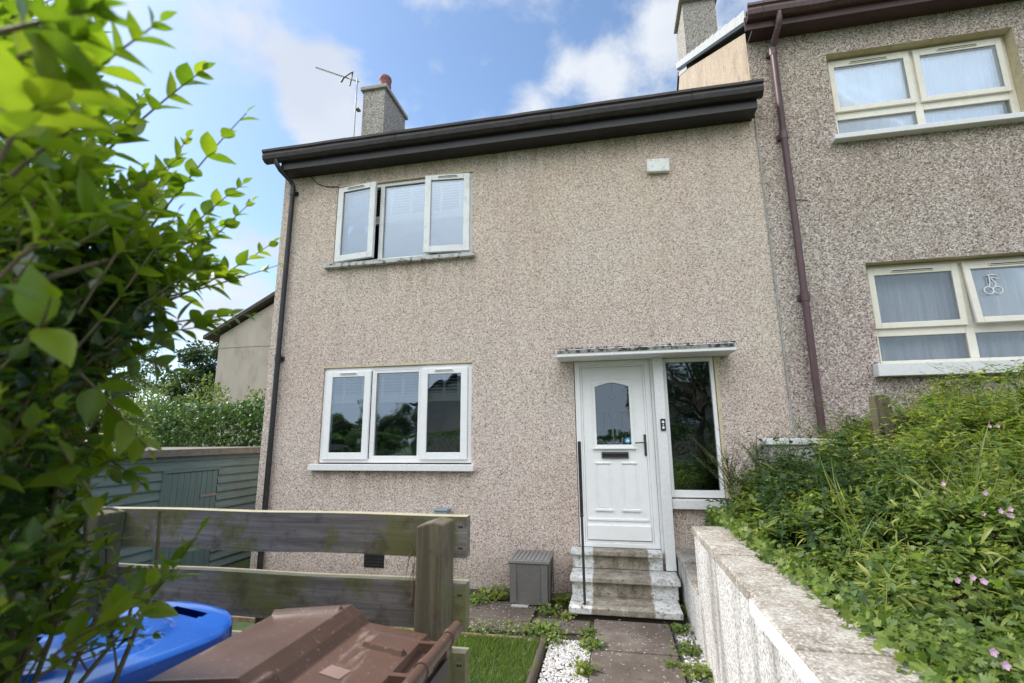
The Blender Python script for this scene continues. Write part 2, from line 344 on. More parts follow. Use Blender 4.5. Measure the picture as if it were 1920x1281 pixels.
def pebble_mat(name, stops):
    m = MT(name); c = m.ramp(m.geo.outputs['Random Per Island'], stops)
    m.bump(m.noise(150, 3), .3, .003)
    return m.done(c, .85)
M['peb_white'] = pebble_mat('white_chippings', [(0, (.15, .12, .09)), (.14, (.33, .29, .27)), (.28, (.46, .44, .43)), (.6, (.56, .55, .54)), (1, (.66, .65, .64))])
M['peb_grey'] = pebble_mat('grey_chippings', [(0, (.08, .07, .065)), (.3, (.28, .25, .24)), (.6, (.50, .48, .48)), (1, (.66, .65, .66))])

def leafmat(name, stops, trans=.45, rough=.35, tcol=1.6, spec=.5):
    m = MT(name)
    r = m.geo.outputs['Random Per Island']
    c = m.ramp(r, stops)
    c = m.mix(m.ramp(m.noise(55, 3), [(.35, 0), (.7, .35)]), c, m.mix(1, c, (.6, .68, .6), 'MULTIPLY'))
    m.p.inputs['Specular IOR Level'].default_value = spec
    m.done(c, rough)
    tr = N(m.t, 'ShaderNodeBsdfTranslucent'); m.L(m.mix(1, c, (tcol * 1.15, tcol * 1.25, tcol * .55), 'MULTIPLY'), tr.inputs[0])
    ms = N(m.t, 'ShaderNodeMixShader'); ms.inputs[0].default_value = trans
    m.L(m.p.outputs[0], ms.inputs[1]); m.L(tr.outputs[0], ms.inputs[2]); m.L(ms.outputs[0], m.o.inputs[0])
    return m.m
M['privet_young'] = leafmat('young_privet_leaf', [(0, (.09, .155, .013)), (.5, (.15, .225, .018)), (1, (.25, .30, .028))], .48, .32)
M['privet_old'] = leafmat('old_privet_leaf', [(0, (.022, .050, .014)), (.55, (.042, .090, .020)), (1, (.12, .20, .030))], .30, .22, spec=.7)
M['cover'] = leafmat('ground_cover_leaf', [(0, (.06, .105, .022)), (.5, (.13, .195, .038)), (1, (.24, .29, .065))], .4, .5)
M['nettle'] = leafmat('nettle_leaf', [(0, (.018, .045, .018)), (.7, (.034, .075, .026)), (1, (.060, .11, .04))], .35, .55)
M['nettle2'] = leafmat('broad_weed_leaf', [(0, (.045, .09, .03)), (.7, (.09, .15, .045)), (1, (.15, .21, .07))], .4, .5)
M['fine'] = leafmat('fine_weed_leaf', [(0, (.09, .135, .024)), (.5, (.18, .23, .045)), (1, (.38, .37, .11))], .45, .42)
M['twig_leaf'] = leafmat('small_shrub_leaf', [(0, (.10, .085, .03)), (.3, (.07, .11, .03)), (1, (.13, .18, .04))], .4, .55)
M['bghedge'] = leafmat('back_hedge_leaf', [(0, (.026, .062, .014)), (.6, (.055, .12, .022)), (1, (.13, .21, .04))], .3, .45)
M['bgshrub'] = leafmat('pale_shrub_leaf', [(0, (.07, .11, .03)), (1, (.17, .20, .07))], .4, .5)
M['bgtree'] = leafmat('dark_tree_leaf', [(0, (.020, .042, .018)), (1, (.045, .080, .03))], .35, .5)
M['willow'] = leafmat('grey_green_leaf', [(0, (.06, .085, .05)), (1, (.12, .15, .085))], .4, .5)
M['grass'] = leafmat('grass_blade', [(0, (.06, .105, .018)), (.6, (.11, .17, .03)), (1, (.20, .24, .06))], .4, .5)
M['stem'] = simple('green_brown_stem', (.12, .10, .045), .7, .3, 30)
M['stem_green'] = simple('green_stem', (.10, .15, .04), .6, .2, 30)
M['bark'] = simple('bark', (.10, .075, .055), .9, .3, 20, bump=.6)
M['petal'] = simple('pink_petal', (.74, .46, .64), .6, .15, 60)
M['litter'] = leafmat('dead_leaf', [(0, (.14, .08, .04)), (1, (.35, .26, .14))], .2, .8)

# ------------------------------------------------------------------ helpers
def tag(o, label=None, cat=None, group=None, kind=None):
    if label: o['label'] = label
    if cat: o['category'] = cat
    if group: o['group'] = group
    if kind: o['kind'] = kind
    return o
def empty(name, loc, label, cat, group=None, rz=0):
    o = bpy.data.objects.new(name, None); COL.objects.link(o); o.location = loc; o.rotation_euler = (0, 0, rz); o.empty_display_size = .2
    return tag(o, label, cat, group)
BASE = {}
class MB:
    def __init__(s): s.v = []; s.f = []; s.mi = []; s.sm = []
    def add(s, vs, fs, mi=0, smooth=False):
        b = len(s.v); s.v += [tuple(float(c) for c in v) for v in vs]
        for f in fs: s.f.append(tuple(i + b for i in f)); s.mi.append(mi); s.sm.append(smooth)
        return s
    def box(s, x0, x1, y0, y1, z0, z1, mi=0):
        if x0 > x1: x0, x1 = x1, x0
        if y0 > y1: y0, y1 = y1, y0
        if z0 > z1: z0, z1 = z1, z0
        v = [(x0, y0, z0), (x1, y0, z0), (x1, y1, z0), (x0, y1, z0), (x0, y0, z1), (x1, y0, z1), (x1, y1, z1), (x0, y1, z1)]
        return s.add(v, [(0, 3, 2, 1), (4, 5, 6, 7), (0, 1, 5, 4), (1, 2, 6, 5), (2, 3, 7, 6), (3, 0, 4, 7)], mi)
    def quad(s, a, b, c, d, mi=0): return s.add([a, b, c, d], [(0, 1, 2, 3)], mi)
    def prism(s, pts, axis, a, b, mi=0):
        """pts: 2-D outline; extruded along axis ('x','y','z') from a to b"""
        def mk(p, t):
            return {'x': (t, p[0], p[1]), 'y': (p[0], t, p[1]), 'z': (p[0], p[1], t)}[axis]
        n = len(pts); v = [mk(p, a) for p in pts] + [mk(p, b) for p in pts]
        f = [tuple(range(n)), tuple(range(2 * n - 1, n - 1, -1))] + [(i, i + n, (i + 1) % n + n, (i + 1) % n) for i in range(n)]
        return s.add(v, f, mi)
    def tube(s, pts, rad, seg=8, mi=0, cap=True, smooth=True):
        pts = [np.array(p, float) for p in pts]; n = len(pts)
        rs = rad if hasattr(rad, '__len__') else [rad] * n
        vs = []; up = np.array([0, 0, 1.0])
        for i, p in enumerate(pts):
            d = pts[min(i + 1, n - 1)] - pts[max(i - 1, 0)]; d = d / (np.linalg.norm(d) + 1e-9)
            a = np.cross(d, up)
            if np.linalg.norm(a) < .05: a = np.cross(d, np.array([1.0, 0, 0]))
            a /= np.linalg.norm(a); b = np.cross(d, a)
            if i and (a @ pa) < 0: a = -a; b = -b
            pa = a
            for k in range(seg):
                t = 2 * math.pi * k / seg; vs.append(p + rs[i] * (math.cos(t) * a + math.sin(t) * b))
        fs = [(i * seg + k, i * seg + (k + 1) % seg, (i + 1) * seg + (k + 1) % seg, (i + 1) * seg + k) for i in range(n - 1) for k in range(seg)]
        s.add(vs, fs, mi, smooth)
        if cap: s.add(vs[:seg], [tuple(range(seg))], mi); s.add(vs[-seg:], [tuple(range(seg))], mi)
        return s
    def lathe(s, prof, c, seg=20, mi=0):
        vs = [(c[0] + r * math.cos(2 * math.pi * k / seg), c[1] + r * math.sin(2 * math.pi * k / seg), c[2] + z) for r, z in prof for k in range(seg)]
        fs = [(i * seg + k, i * seg + (k + 1) % seg, (i + 1) * seg + (k + 1) % seg, (i + 1) * seg + k) for i in range(len(prof) - 1) for k in range(seg)]
        s.add(vs, fs, mi, True); s.add(vs[-seg:], [tuple(range(seg))], mi); return s.add(vs[:seg], [tuple(range(seg - 1, -1, -1))], mi)
    def frame(s, x0, x1, z0, z1, w, y0, y1, mi=0, wb=None, wt=None):
        wb = wb or w; wt = wt or w
        s.box(x0, x0 + w, y0, y1, z0, z1, mi); s.box(x1 - w, x1, y0, y1, z0, z1, mi)
        s.box(x0 + w, x1 - w, y0, y1, z0, z0 + wb, mi); return s.box(x0 + w, x1 - w, y0, y1, z1 - wt, z1, mi)
    def build(s, name, mats, parent=None, bevel=0, fix=True, label=None):
        me = bpy.data.meshes.new(name)
        me.from_pydata(s.v, [], s.f)
        if not isinstance(mats, (list, tuple)): mats = [mats]
        for m in mats: me.materials.append(m)
        me.polygons.foreach_set('material_index', s.mi); me.polygons.foreach_set('use_smooth', s.sm)
        if fix:
            import bmesh
            b = bmesh.new(); b.from_mesh(me)
            bmesh.ops.recalc_face_normals(b, faces=b.faces)
            if bevel:
                ed = [e for e in b.edges if len(e.link_faces) == 2 and e.calc_face_angle(0) > .6]
                bmesh.ops.bevel(b, geom=ed, offset=bevel, segments=2, affect='EDGES', profile=.5, clamp_overlap=True)
            b.to_mesh(me); b.free()
        me.update()
        o = bpy.data.objects.new(name, me); COL.objects.link(o)
        if parent:
            o.parent = parent
            # geometry is written in world space: undo the parent's placement
            top = parent
            while top.parent: top = top.parent
            if top.type == 'EMPTY' and o.parent is top: o.matrix_parent_inverse = (Matrix.Translation(top.location) @ top.rotation_euler.to_matrix().to_4x4()).inverted()
        if label: o['label'] = label
        return o
def fastmesh(name, V, Fq, mats, parent=None, mi=None, smooth=True):
    """V (n,3), Fq (m,k) arrays"""
    me = bpy.data.meshes.new(name); k = Fq.shape[1]
    me.vertices.add(len(V)); me.vertices.foreach_set('co', np.asarray(V, np.float32).ravel())
    me.loops.add(Fq.size); me.loops.foreach_set('vertex_index', Fq.ravel().astype(np.int32))
    me.polygons.add(len(Fq)); me.polygons.foreach_set('loop_start', np.arange(0, Fq.size, k, dtype=np.int32)); me.polygons.foreach_set('loop_total', np.full(len(Fq), k, np.int32))
    for m in (mats if isinstance(mats, (list, tuple)) else [mats]): me.materials.append(m)
    if mi is not None: me.polygons.foreach_set('material_index', mi.astype(np.int32))
    me.polygons.foreach_set('use_smooth', np.full(len(Fq), smooth)); me.update(calc_edges=True)
    o = bpy.data.objects.new(name, me); COL.objects.link(o)
    if parent:
        o.parent = parent
        if parent.type == 'EMPTY': o.matrix_parent_inverse = (Matrix.Translation(parent.location) @ parent.rotation_euler.to_matrix().to_4x4()).inverted()
    return o
def norm(a): return a / (np.linalg.norm(a, axis=-1, keepdims=True) + 1e-9)
def leaf_tpl(wid=.22, seg=4, fold=.25, droop=.15, serr=0):
    """leaf along +x of length 1: verts (mid, left, right) per station, quads"""
    V = []; F = []
    for i in range(seg + 1):
        t = i / seg; w = wid * (math.sin(math.pi * min(1, t ** .8 * 1.0)) if 0 < i < seg else .01)
        if serr and 0 < i < seg: w *= 1 + (serr if i % 2 else -serr)
        z = -droop * t * t
        V += [(t, 0, z), (t, w, z + fold * w), (t, -w, z + fold * w)]
    for i in range(seg):
        a = 3 * i; b = a + 3
        F += [(a, b, b + 1, a + 1), (a, a + 2, b + 2, b)]
    return np.array(V), np.array(F)
TPL = {'privet': leaf_tpl(.27, 5, .35, .14), 'simple': leaf_tpl(.25, 2, .25, .1), 'broad': leaf_tpl(.30, 8, .35, .25, .10), 'thin': leaf_tpl(.09, 3, .3, .25), 'blade': leaf_tpl(.013, 4, .2, .5), 'lawn': leaf_tpl(.028, 3, .2, .4), 'reed': leaf_tpl(.035, 4, .3, .3)}
def lobed():
    V = [(0, 0, 0)]; F = []
    for k, a in enumerate((-70, -48, -25, -8, 8, 25, 48, 70)):
        pass
    pts = [(.12, -.10), (.28, -.42), (.42, -.40), (.42, -.20), (.75, -.34), (.86, -.18), (.66, -.08), (1, 0), (.66, .08), (.86, .18), (.75, .34), (.42, .20), (.42, .40), (.28, .42), (.12, .10), (0, 0)]
    c = (.38, 0, .0); V = [c] + [(x, y, .10 * abs(y) - .12 * x * x) for x, y in pts]; n = len(pts)
    for i in range(0, n - 1, 2): F.append((0, 1 + i, 2 + i, 1 + (i + 2) % n))
    return np.array(V), np.array(F)
TPL['lobed'] = lobed()
def leaves(name, P, D, Nn, S, tpl, mats, parent=None, mi=None):
    T, F = TPL[tpl]; P = np.asarray(P, float); D = norm(np.asarray(D, float)); Nn = np.asarray(Nn, float)
    Y = norm(np.cross(Nn, D)); Z = np.cross(D, Y); S = np.asarray(S, float)[:, None, None]
    V = P[:, None, :] + S * (T[None, :, 0:1] * D[:, None, :] + T[None, :, 1:2] * Y[:, None, :] + T[None, :, 2:3] * Z[:, None, :])
    n = len(P); FF = (F[None] + (np.arange(n) * len(T))[:, None, None]).reshape(-1, 4)
    return fastmesh(name, V.reshape(-1, 3), FF, mats, parent, None if mi is None else np.repeat(mi, len(F)))

# wall plane with openings: front at y=yf, reveals back to yb
def wall(mb, x0, x1, z0, z1, yf, holes, depth, mi=0, mi_rev=None):
    xs = sorted({x0, x1, *[h[0] for h in holes], *[h[1] for h in holes]}); zs = sorted({z0, z1, *[h[2] for h in holes], *[h[3] for h in holes]})
    for i in range(len(xs) - 1):
        for j in range(len(zs) - 1):
            cx_, cz_ = (xs[i] + xs[i + 1]) / 2, (zs[j] + zs[j + 1]) / 2
            if any(h[0] < cx_ < h[1] and h[2] < cz_ < h[3] for h in holes): continue
            mb.quad((xs[i], yf, zs[j]), (xs[i + 1], yf, zs[j]), (xs[i + 1], yf, zs[j + 1]), (xs[i], yf, zs[j + 1]), mi)
    r = mi if mi_rev is None else mi_rev
    for (a, b, c, d) in holes:
        mb.quad((a, yf, c), (a, yf, d), (a, yf + depth, d), (a, yf + depth, c), r); mb.quad((b, yf, c), (b, yf + depth, c), (b, yf + depth, d), (b, yf, d), r)
        mb.quad((a, yf, d), (b, yf, d), (b, yf + depth, d), (a, yf + depth, d), r); mb.quad((a, yf, c), (a, yf + depth, c), (b, yf + depth, c), (b, yf, c), r)
def room(x0, x1, y0, y1, z0, z1, parent):
    mb = MB()
    mb.quad((x0, y1, z0), (x1, y1, z0), (x1, y1, z1), (x0, y1, z1)); mb.quad((x0, y0, z0), (x0, y1, z0), (x0, y1, z1), (x0, y0, z1)); mb.quad((x1, y0, z0), (x1, y1, z0), (x1, y1, z1), (x1, y0, z1))
    mb.quad((x0, y0, z0), (x1, y0, z0), (x1, y1, z0), (x0, y1, z0)); mb.quad((x0, y0, z1), (x1, y0, z1), (x1, y1, z1), (x0, y1, z1))
    return mb.build('room_interior', M['room'], parent, fix=False)

G = -1.65      # garden level
# ================================================================== GROUND
def sheet(name, pts, z, mat, kind='structure'):
    o = MB().add([(x, y, z) for x, y in pts], [tuple(range(len(pts)))]).build(name, mat, fix=False); tag(o, kind=kind); return o
sheet('ground', [(-400, -400), (400, -400), (400, 400), (-400, 400)], G - .03, M['field'])
sheet('garden_soil', [(-5.5, -4.3), (.62, -4.3), (.62, 0.0), (-5.5, 0.0)], G - .010, M['soil'])
sheet('lawn', [(-4.6, -4.2), (-.63, -4.2), (-.66, -1.33), (-4.6, -1.33)], G - .004, M['turf'])
b = MB()
for x0, x1 in ((-4.4, -3.1), (-3.09, -1.95), (-1.94, -.80)): b.box(x0, x1, -1.17, -.45, G - .05, G + .022)
b.box(-.79, -.27, -1.10, -.80, G - .05, G + .012)
tag(b.build('garden_pavement', M['pave'], bevel=.006), kind='structure')
b = MB()
ys = [-4.25, -3.1, -1.42, -.78]
for i in range(3): b.box(-.235, .415, ys[i] + .006, ys[i + 1], G - .06, G + .016 + .003 * i)
tag(b.build('garden_path', M['path'], bevel=.006), kind='structure')
b = MB(); b.box(-6, 6, -9.5, -4.35, G - .2, -1.50)
tag(b.build('street_pavement', M['street']), kind='structure')
# raised bank right of the wall
def bankz(x, y):
    a = np.clip(x - .86, 0, 3.2)
    back = np.clip((y + 3.9) / 2.4, 0, 1)
    return -.95 + .10 * a + .10 * back * a
xs = np.linspace(.86, 8, 30); ysb = np.linspace(-5.4, -.02, 24)
V = [(x, y, bankz(x, y)) for x in xs for y in ysb]
F = [(i * 24 + j, (i + 1) * 24 + j, (i + 1) * 24 + j + 1, i * 24 + j + 1) for i in range(29) for j in range(23)]
tag(fastmesh('bank_soil', np.array(V), np.array(F), M['soil']), kind='structure')

# ================================================================== HOUSE
WX0, WX1 = -4.478, 1.852
house = empty('terraced_house', (-1.3, 0, G), 'beige pebbledashed end house with white door, its gutter dark and sagging', 'house')
SX = (.60, 1.135)  # sidelight
b = MB()
holesF = [(-3.62, -1.652, 2.30, 3.465), (-3.645, -1.64, -.31, .898), (-.405, .455, -1.37, .885), (.585, 1.14, -.66, .862)]
wall(b, WX0, WX1, G - .1, 3.72, 0.0, holesF, .14)
b.quad((WX0, 0, G - .1), (WX0, 0, 3.72), (WX0, 8.4, 3.72), (WX0, 8.4, G - .1))
b.add([(WX0, 0, 3.72), (WX0, 8.4, 3.72), (WX0, 4.2, 6.4)], [(0, 1, 2)])
b.quad((WX0, 8.4, G - .1), (WX0, 8.4, 3.72), (WX1, 8.4, 3.72), (WX1, 8.4, G - .1))
b.build('wall', M['dash'], house, fix=False)
# thin cream bands round openings
b = MB()
for a_ in ((-3.63, -1.64, -.006, .10, 3.468, 3.488), (-3.655, -1.63, -.006, .10, .900, .918), (1.142, 1.172, -.005, .1, -.65, .858)):
    b = MB(); b.box(*a_); b.build('opening_trim', M['trim'], house)
b = MB()
# roof: tiled front and back slope (hidden behind the gutter from below)
for k in range(14):
    y0, y1 = -.20 + k * .315, -.20 + (k + 1) * .315 + .04
    z0 = 3.93 + k * .315 * .62; b.add([(WX0 - .12, y0, z0), (WX1, y0, z0), (WX1, y1, z0 + .355 * .62), (WX0 - .12, y1, z0 + .355 * .62),
           (WX0 - .12, y0, z0 + .03), (WX1, y0, z0 + .03), (WX1, y1, z0 + .355 * .62 + .01), (WX0 - .12, y1, z0 + .355 * .62 + .01)],
          [(0, 3, 2, 1), (4, 5, 6, 7), (0, 1, 5, 4), (1, 2, 6, 5), (2, 3, 7, 6), (3, 0, 4, 7)])
zr = 3.93 + 14 * .315 * .62
b.add([(WX0 - .12, 4.22, zr), (WX1, 4.22, zr), (WX1, 8.6, 3.93), (WX0 - .12, 8.6, 3.93)], [(0, 1, 2, 3)])
b.build('roof', M['tile'], house)
b = MB()
b.box(-4.36, 1.812, -.22, -.002, 3.690, 3.712)       # soffit
b.box(-4.37, 1.815, -.245, -.2205, 3.690, 3.90)      # fascia
b.build('soffit_and_fascia', M['black_dirty'], house)
# ogee gutter, slightly uneven
b = MB()
prof = [(-.246, 3.80), (-.30, 3.80), (-.345, 3.83), (-.358, 3.88), (-.352, 3.915), (-.372, 3.93), (-.372, 3.962), (-.350, 3.962), (-.335, 3.93), (-.338, 3.88), (-.325, 3.845), (-.290, 3.822), (-.246, 3.822)]
def gutter(b, x0, x1, n, prof, sag=.0022, seed=1):
    rr = random.Random(seed); k = len(prof); vs = []
    for i in range(n + 1):
        x = x0 + (x1 - x0) * i / n; dz = sag * math.sin(i * 1.7 + rr.random()); dy = sag * .6 * math.sin(i * 2.3)
        vs += [(x, p[0] + dy, p[1] + dz) for p in prof]
    fs = [(i * k + j, (i + 1) * k + j, (i + 1) * k + (j + 1) % k, i * k + (j + 1) % k) for i in range(n) for j in range(k)]
    fs += [tuple(range(k)), tuple(n * k + j for j in range(k - 1, -1, -1))]
    b.add(vs, fs)
gutter(b, -4.60, 1.87, 26, prof)
for x in (-2.62, -.55, 1.1): b.tube([(x, p_[0] * 1.004, p_[1]) for p_ in prof[1:7]], .006, 6)
gt = b.build('gutter', M['gutter_old'], house)
b = MB()
for i in range(26):
    x = 1.62 + .25 * (i / 26) + random.Random(i).random() * .01; r_ = .012 + .012 * random.Random(i + 50).random()
    b.lathe([(r_ * .8, 0), (r_, r_ * .5), (r_ * .5, r_ * 1.1), (.001, r_ * 1.25)], (x, -.355 + .04 * random.Random(i + 9).random(), 3.955), 6)
b.build('gutter_moss', M['moss'], gt)
b = MB(); b.tube([(-4.40, -.30, 3.83), (-4.40, -.30, 3.76), (-4.37, -.25, 3.69), (-4.31, -.10, 3.60), (-4.29, -.062, 3.53), (-4.29, -.062, 3.46), (-4.295, -.062, 1.5), (-4.29, -.062, -1.3), (-4.29, -.062, G + .02)], .034, 12)
dp = b.build('downpipe', M['dark_pipe'], house)
for z in (3.44, 1.05, -1.02):
    b = MB(); b.tube([(-4.292, -.062, z - .05), (-4.292, -.062, z + .05)], .041, 12); b.box(-4.35, -4.235, -.03, -.003, z - .025, z + .025); b.build('pipe_collar', M['dark_pipe'], dp)
# chimney
b = MB(); b.box(-4.452, -4.00, 1.93, 2.87, 4.9, 6.66)
ch = b.build('chimney', M['dash_old'], house)
b = MB(); b.box(-4.50, -3.95, 1.88, 2.92, 6.662, 6.74); b.build('chimney_cap', M['cement'], ch, bevel=.012)
b = MB(); b.lathe([(.125, 0), (.135, .03), (.118, .05), (.115, .12), (.122, .14), (.112, .16), (.118, .26), (.125, .28), (.120, .33), (.10, .36)], (-4.12, 2.15, 6.742), 18)
b.build('chimney_pot', M['pot'], ch)
# aerial on its pole, pointing up-left
an = None
b = MB(); b.tube([(-4.53, 1.80, 5.2), (-4.53, 1.80, 6.86)], .014, 8); b.box(-4.54, -4.47, 1.79, 1.90, 6.20, 6.23)
an = b.build('aerial', M['metal'], house)
b = MB(); p0 = np.array([-4.50, 1.82, 6.80]); p1 = np.array([-5.62, 2.02, 7.50]); b.tube([p0, p1], .012, 6)
dv = (p1 - p0)
for t in np.linspace(.28, .98, 15):
    c = p0 + dv * t; b.tube([c + (0, -.035, 0), c + (0, .035, 0)], .006, 5)
b.build('aerial_boom', M['metal'], an)
b = MB(); c = p0 + dv * .16
b.tube([c + (.03, -.10, -.22), c + (-.01, .0, .0)], .014, 6); b.tube([c + (-.01, 0, 0), c + (.0, .02, .20)], .014, 6)
c2 = c + np.array([0, 0, .17]); b.tube([c2, c2 + (-.17, -.02, -.12)], .012, 6); b.tube([c2 + (-.17, -.02, -.12), c2 + (-.20, -.04, -.22)], .02, 6)
b.build('aerial_reflector', M['dark_metal'], an)

# ------------------------------------------------------------ windows
def pane(x0, x1, z0, z1, y, parent, mat='glass', name='pane'):
    b = MB(); b.box(x0 - .006, x1 + .006, y, y + .02, z0 - .006, z1 + .006); return b.build(name, M[mat], parent)
def casement_mb(x0, x1, z0, z1, w, y0, y1, wt=None, wb=None):
    b = MB(); b.frame(x0, x1, z0, z1, w, y0, y1, 0, wb, wt); return b
def vent_mb(b, x0, x1, z, y):
    b.box(x0, x1, y - .012, y - .001, z, z + .024, 0); b.box(x0 + .01, x1 - .01, y - .0135, y - .0121, z + .006, z + .017, 1)
def window_blind(x0, x1, zt, zb, y, parent, tapes, zr0, zr1):
    """raised venetian blind: slats then a thick stack"""
    b = MB(); z = zt
    while z > zr1:
        b.add([(x0, y - .018, z - .008), (x1, y - .018, z - .008), (x1, y + .018, z + .008), (x0, y + .018, z + .008)], [(0, 1, 2, 3)]); z -= .040
    k = 0; z = zr1
    while z > zr0: b.box(x0, x1, y - .025, y + .025, z - .009, z - .0015); z -= .011
    b.box(x0, x1, y - .026, y + .026, zr0 - .022, zr0 - .003)
    o = b.build('blind', M['blind'], parent)
    for t in tapes:
        b.box(t - .019, t + .019, y - .032, y - .029, zr0 - .03, zt, 1)
    me = o.data
    COL.objects.unlink(o); bpy.data.objects.remove(o)
    o = b.build('blind', [M['blind'], M['tape']], parent); return o

def open_leaf(objs, hinge_x, ang, y0):
    """rotate the built objects about a vertical hinge line"""
    T = Matrix.Translation((hinge_x, y0, 0)) @ Matrix.Rotation(ang, 4, 'Z') @ Matrix.Translation((-hinge_x, -y0, 0))
    for o in objs:
        o.data.transform(T)
# upper window
w = MB()
w.frame(-3.618, -1.655, 2.318, 3.462, .048, .025, .095)
w.box(-2.975, -2.915, .025, .095, 2.366, 3.414); w.box(-2.300, -2.240, .025, .095, 2.366, 3.414)
uw = w.build('window', M['upvc_up'], house, bevel=.004, label='upper window with both side casements ajar')
ls = casement_mb(-3.585, -2.985, 2.352, 3.440, .085, -.028, .022, .075, .085).build('casement', M['upvc_up'], uw, bevel=.006)
p = pane(-3.50, -3.07, 2.437, 3.365, -.006, uw)
vb = MB(); vent_mb(vb, -3.43, -3.16, 3.395, -.028); vt = vb.build('vent', [M['upvc_up'], M['dark']], uw)
open_leaf([ls, p, vt], -3.585, R(-6.5), .022)
ls = casement_mb(-2.292, -1.688, 2.352, 3.440, .082, -.028, .022, .075, .085).build('casement', M['upvc_up'], uw, bevel=.006)
p = pane(-2.21, -1.77, 2.437, 3.365, -.006, uw)
vb = MB(); vent_mb(vb, -2.12, -1.85, 3.395, -.028); vt = vb.build('vent', [M['upvc_up'], M['dark']], uw)
open_leaf([ls, p, vt], -1.688, R(5.5), .022)
pane(-2.915, -2.300, 2.37, 3.41, .05, uw)
window_blind(-3.57, -1.69, 3.40, 3.0, .13, uw, (-3.40, -3.12, -2.84, -2.56, -2.12, -1.85), 2.93, 3.02)
b = MB(); b.box(-3.715, -1.600, -.075, .10, 2.258, 2.312); b.build('window_sill', M['sill_old'], uw, bevel=.006)
room(-3.9, -1.4, .16, 2.6, 2.0, 3.6, house)
# lower window
w = MB()
w.frame(-3.640, -1.645, -.296, .895, .048, .025, .095)
w.box(-2.965, -2.93, .025, .095, -.248, .847); w.box(-2.315, -2.275, .025, .095, -.248, .847)
w.frame(-2.9295, -2.3155, -.2475, .8465, .022, .028, .09, 0, .035, .032)
lw_ = w.build('window', M['upvc'], house, bevel=.003, label='lower window with clean white frame, closed')
for (a, c, g0, g1) in ((-3.588, -2.972, -3.494, -3.053), (-2.288, -1.692, -2.208, -1.767)):
    casement_mb(a, c, -.255, .850, .084, -.012, .024, .076, .084).build('casement', M['upvc'], lw_, bevel=.007)
    pane(g0, g1, -.170, .774, .003, lw_)
    vb = MB(); vent_mb(vb, (a + c) / 2 - .12, (a + c) / 2 + .12, .806, -.012); vb.build('vent', [M['upvc'], M['metal']], lw_)
pane(-2.907, -2.338, -.212, .815, .05, lw_)
window_blind(-3.56, -1.70, .85, .46, .14, lw_, (-3.40, -3.13, -2.86, -2.58, -2.03, -1.84), .475, .555)
b = MB(); b.box(-3.725, -1.592, -.085, .10, -.385, -.312); b.build('window_sill', M['whitepaint'], lw_, bevel=.006)
room(-3.9, -1.4, .16, 2.8, -.6, 1.1, house)
# cable from the eaves to the upper window
b = MB(); b.tube([(-4.06, -.012, 3.69), (-4.02, -.012, 3.64), (-3.93, -.010, 3.555), (-3.80, -.01, 3.50), (-3.68, -.01, 3.485), (-3.60, -.012, 3.475)], .006, 6); b.build('cable', M['dark'], house)
# alarm box
b = MB(); b.prism([(.565, 3.145), (.830, 3.125), (.838, 3.30), (.572, 3.318)], 'y', -.062, -.002); b.build('alarm_box', M['alarm'], house, bevel=.012)
# air brick
b = MB(); b.box(-2.94, -2.69, -.012, .01, -1.485, -1.335)
ab = b.build('air_brick', M['dark'], house)
b = MB()
for i in range(4): b.box(-2.925, -2.705, -.018, -.0125, -1.47 + i * .035, -1.455 + i * .035)
b.build('grille', M['dark_pipe'], ab)
b = MB(); b.box(-2.035, -1.885, -.13, -.002, -1.35, -.83); b.box(-2.045, -1.875, -.14, -.001, -.828, -.80)
b.build('meter_box', simple('grey_blue_plastic', (.26, .32, .36), .5), house, bevel=.008)
# canopy
b = MB(); b.box(-.565, 1.300, -.36, .0, .862, .892); b.box(-.562, 1.297, -.3625, 0, .8925, .945, 1)
cn = b.build('door_canopy', [M['whitepaint'], M['lichen']], house, bevel=.006)
rr = random.Random(5); b = MB()
for i in range(150):
    x = -.55 + 1.84 * rr.random(); r_ = .010 + .018 * rr.random(); y = -.345 + .05 * rr.random()
    b.lathe([(r_, -.004), (r_ * .9, r_ * .5), (r_ * .45, r_ * .85), (.001, r_ * .95)], (x, y, .944), 6)
b.build('canopy_lichen', M['lichen'], cn, fix=False)
# ------------------------------------------------------------ door
b = MB(); b.frame(-.398, .452, -1.178, .862, .060, .012, .10, 0, .045, .05)
b.frame(-.3375, .3915, -1.1325, .8115, .022, .03, .10)
df = b.build('door_frame', M['upvc'], house, bevel=.005)
b = MB(); YD = .045
gx0, gx1, gz0, gz1 = -.172, .208, -.092, .570
# leaf built round the glazed opening
b.box(-.314, gx0 - .035, YD, YD + .05, -1.10, .788); b.box(gx1 + .035, .368, YD, YD + .05, -1.10, .788)
b.box(gx0 - .035, gx1 + .035, YD, YD + .05, -1.10, gz0 - .035); b.box(gx0 - .035, gx1 + .035, YD, YD + .05, gz1 + .075, .788)
b.box(-.314, .368, YD - .010, YD - .0005, .770, .785)
door = b.build('door', M['upvc'], house, bevel=.002, label='white panelled front door with arched glass')
b = MB()   # raised mouldings
b.frame(gx0 - .045, gx1 + .045, gz0 - .045, gz1 + .085, .014, YD - .016, YD - .001)
b.box(gx0 - .05, gx1 + .055, YD - .030, YD - .0165, gz0 - .048, gz0 - .030)
cxm = (gx0 + gx1) / 2
arch = [(gx0 - .031, gz1 + .0705), (gx0 - .031, gz1 - .01), (gx0, gz1 - .01), (gx0 + .05, gz1 + .008), (cxm - .06, gz1 + .028), (cxm, gz1 + .038), (cxm + .06, gz1 + .028), (gx1 - .05, gz1 + .008), (gx1, gz1 - .01), (gx1 + .031, gz1 - .01), (gx1 + .031, gz1 + .0705)]
b.prism(arch, 'y', YD - .012, YD + .03)
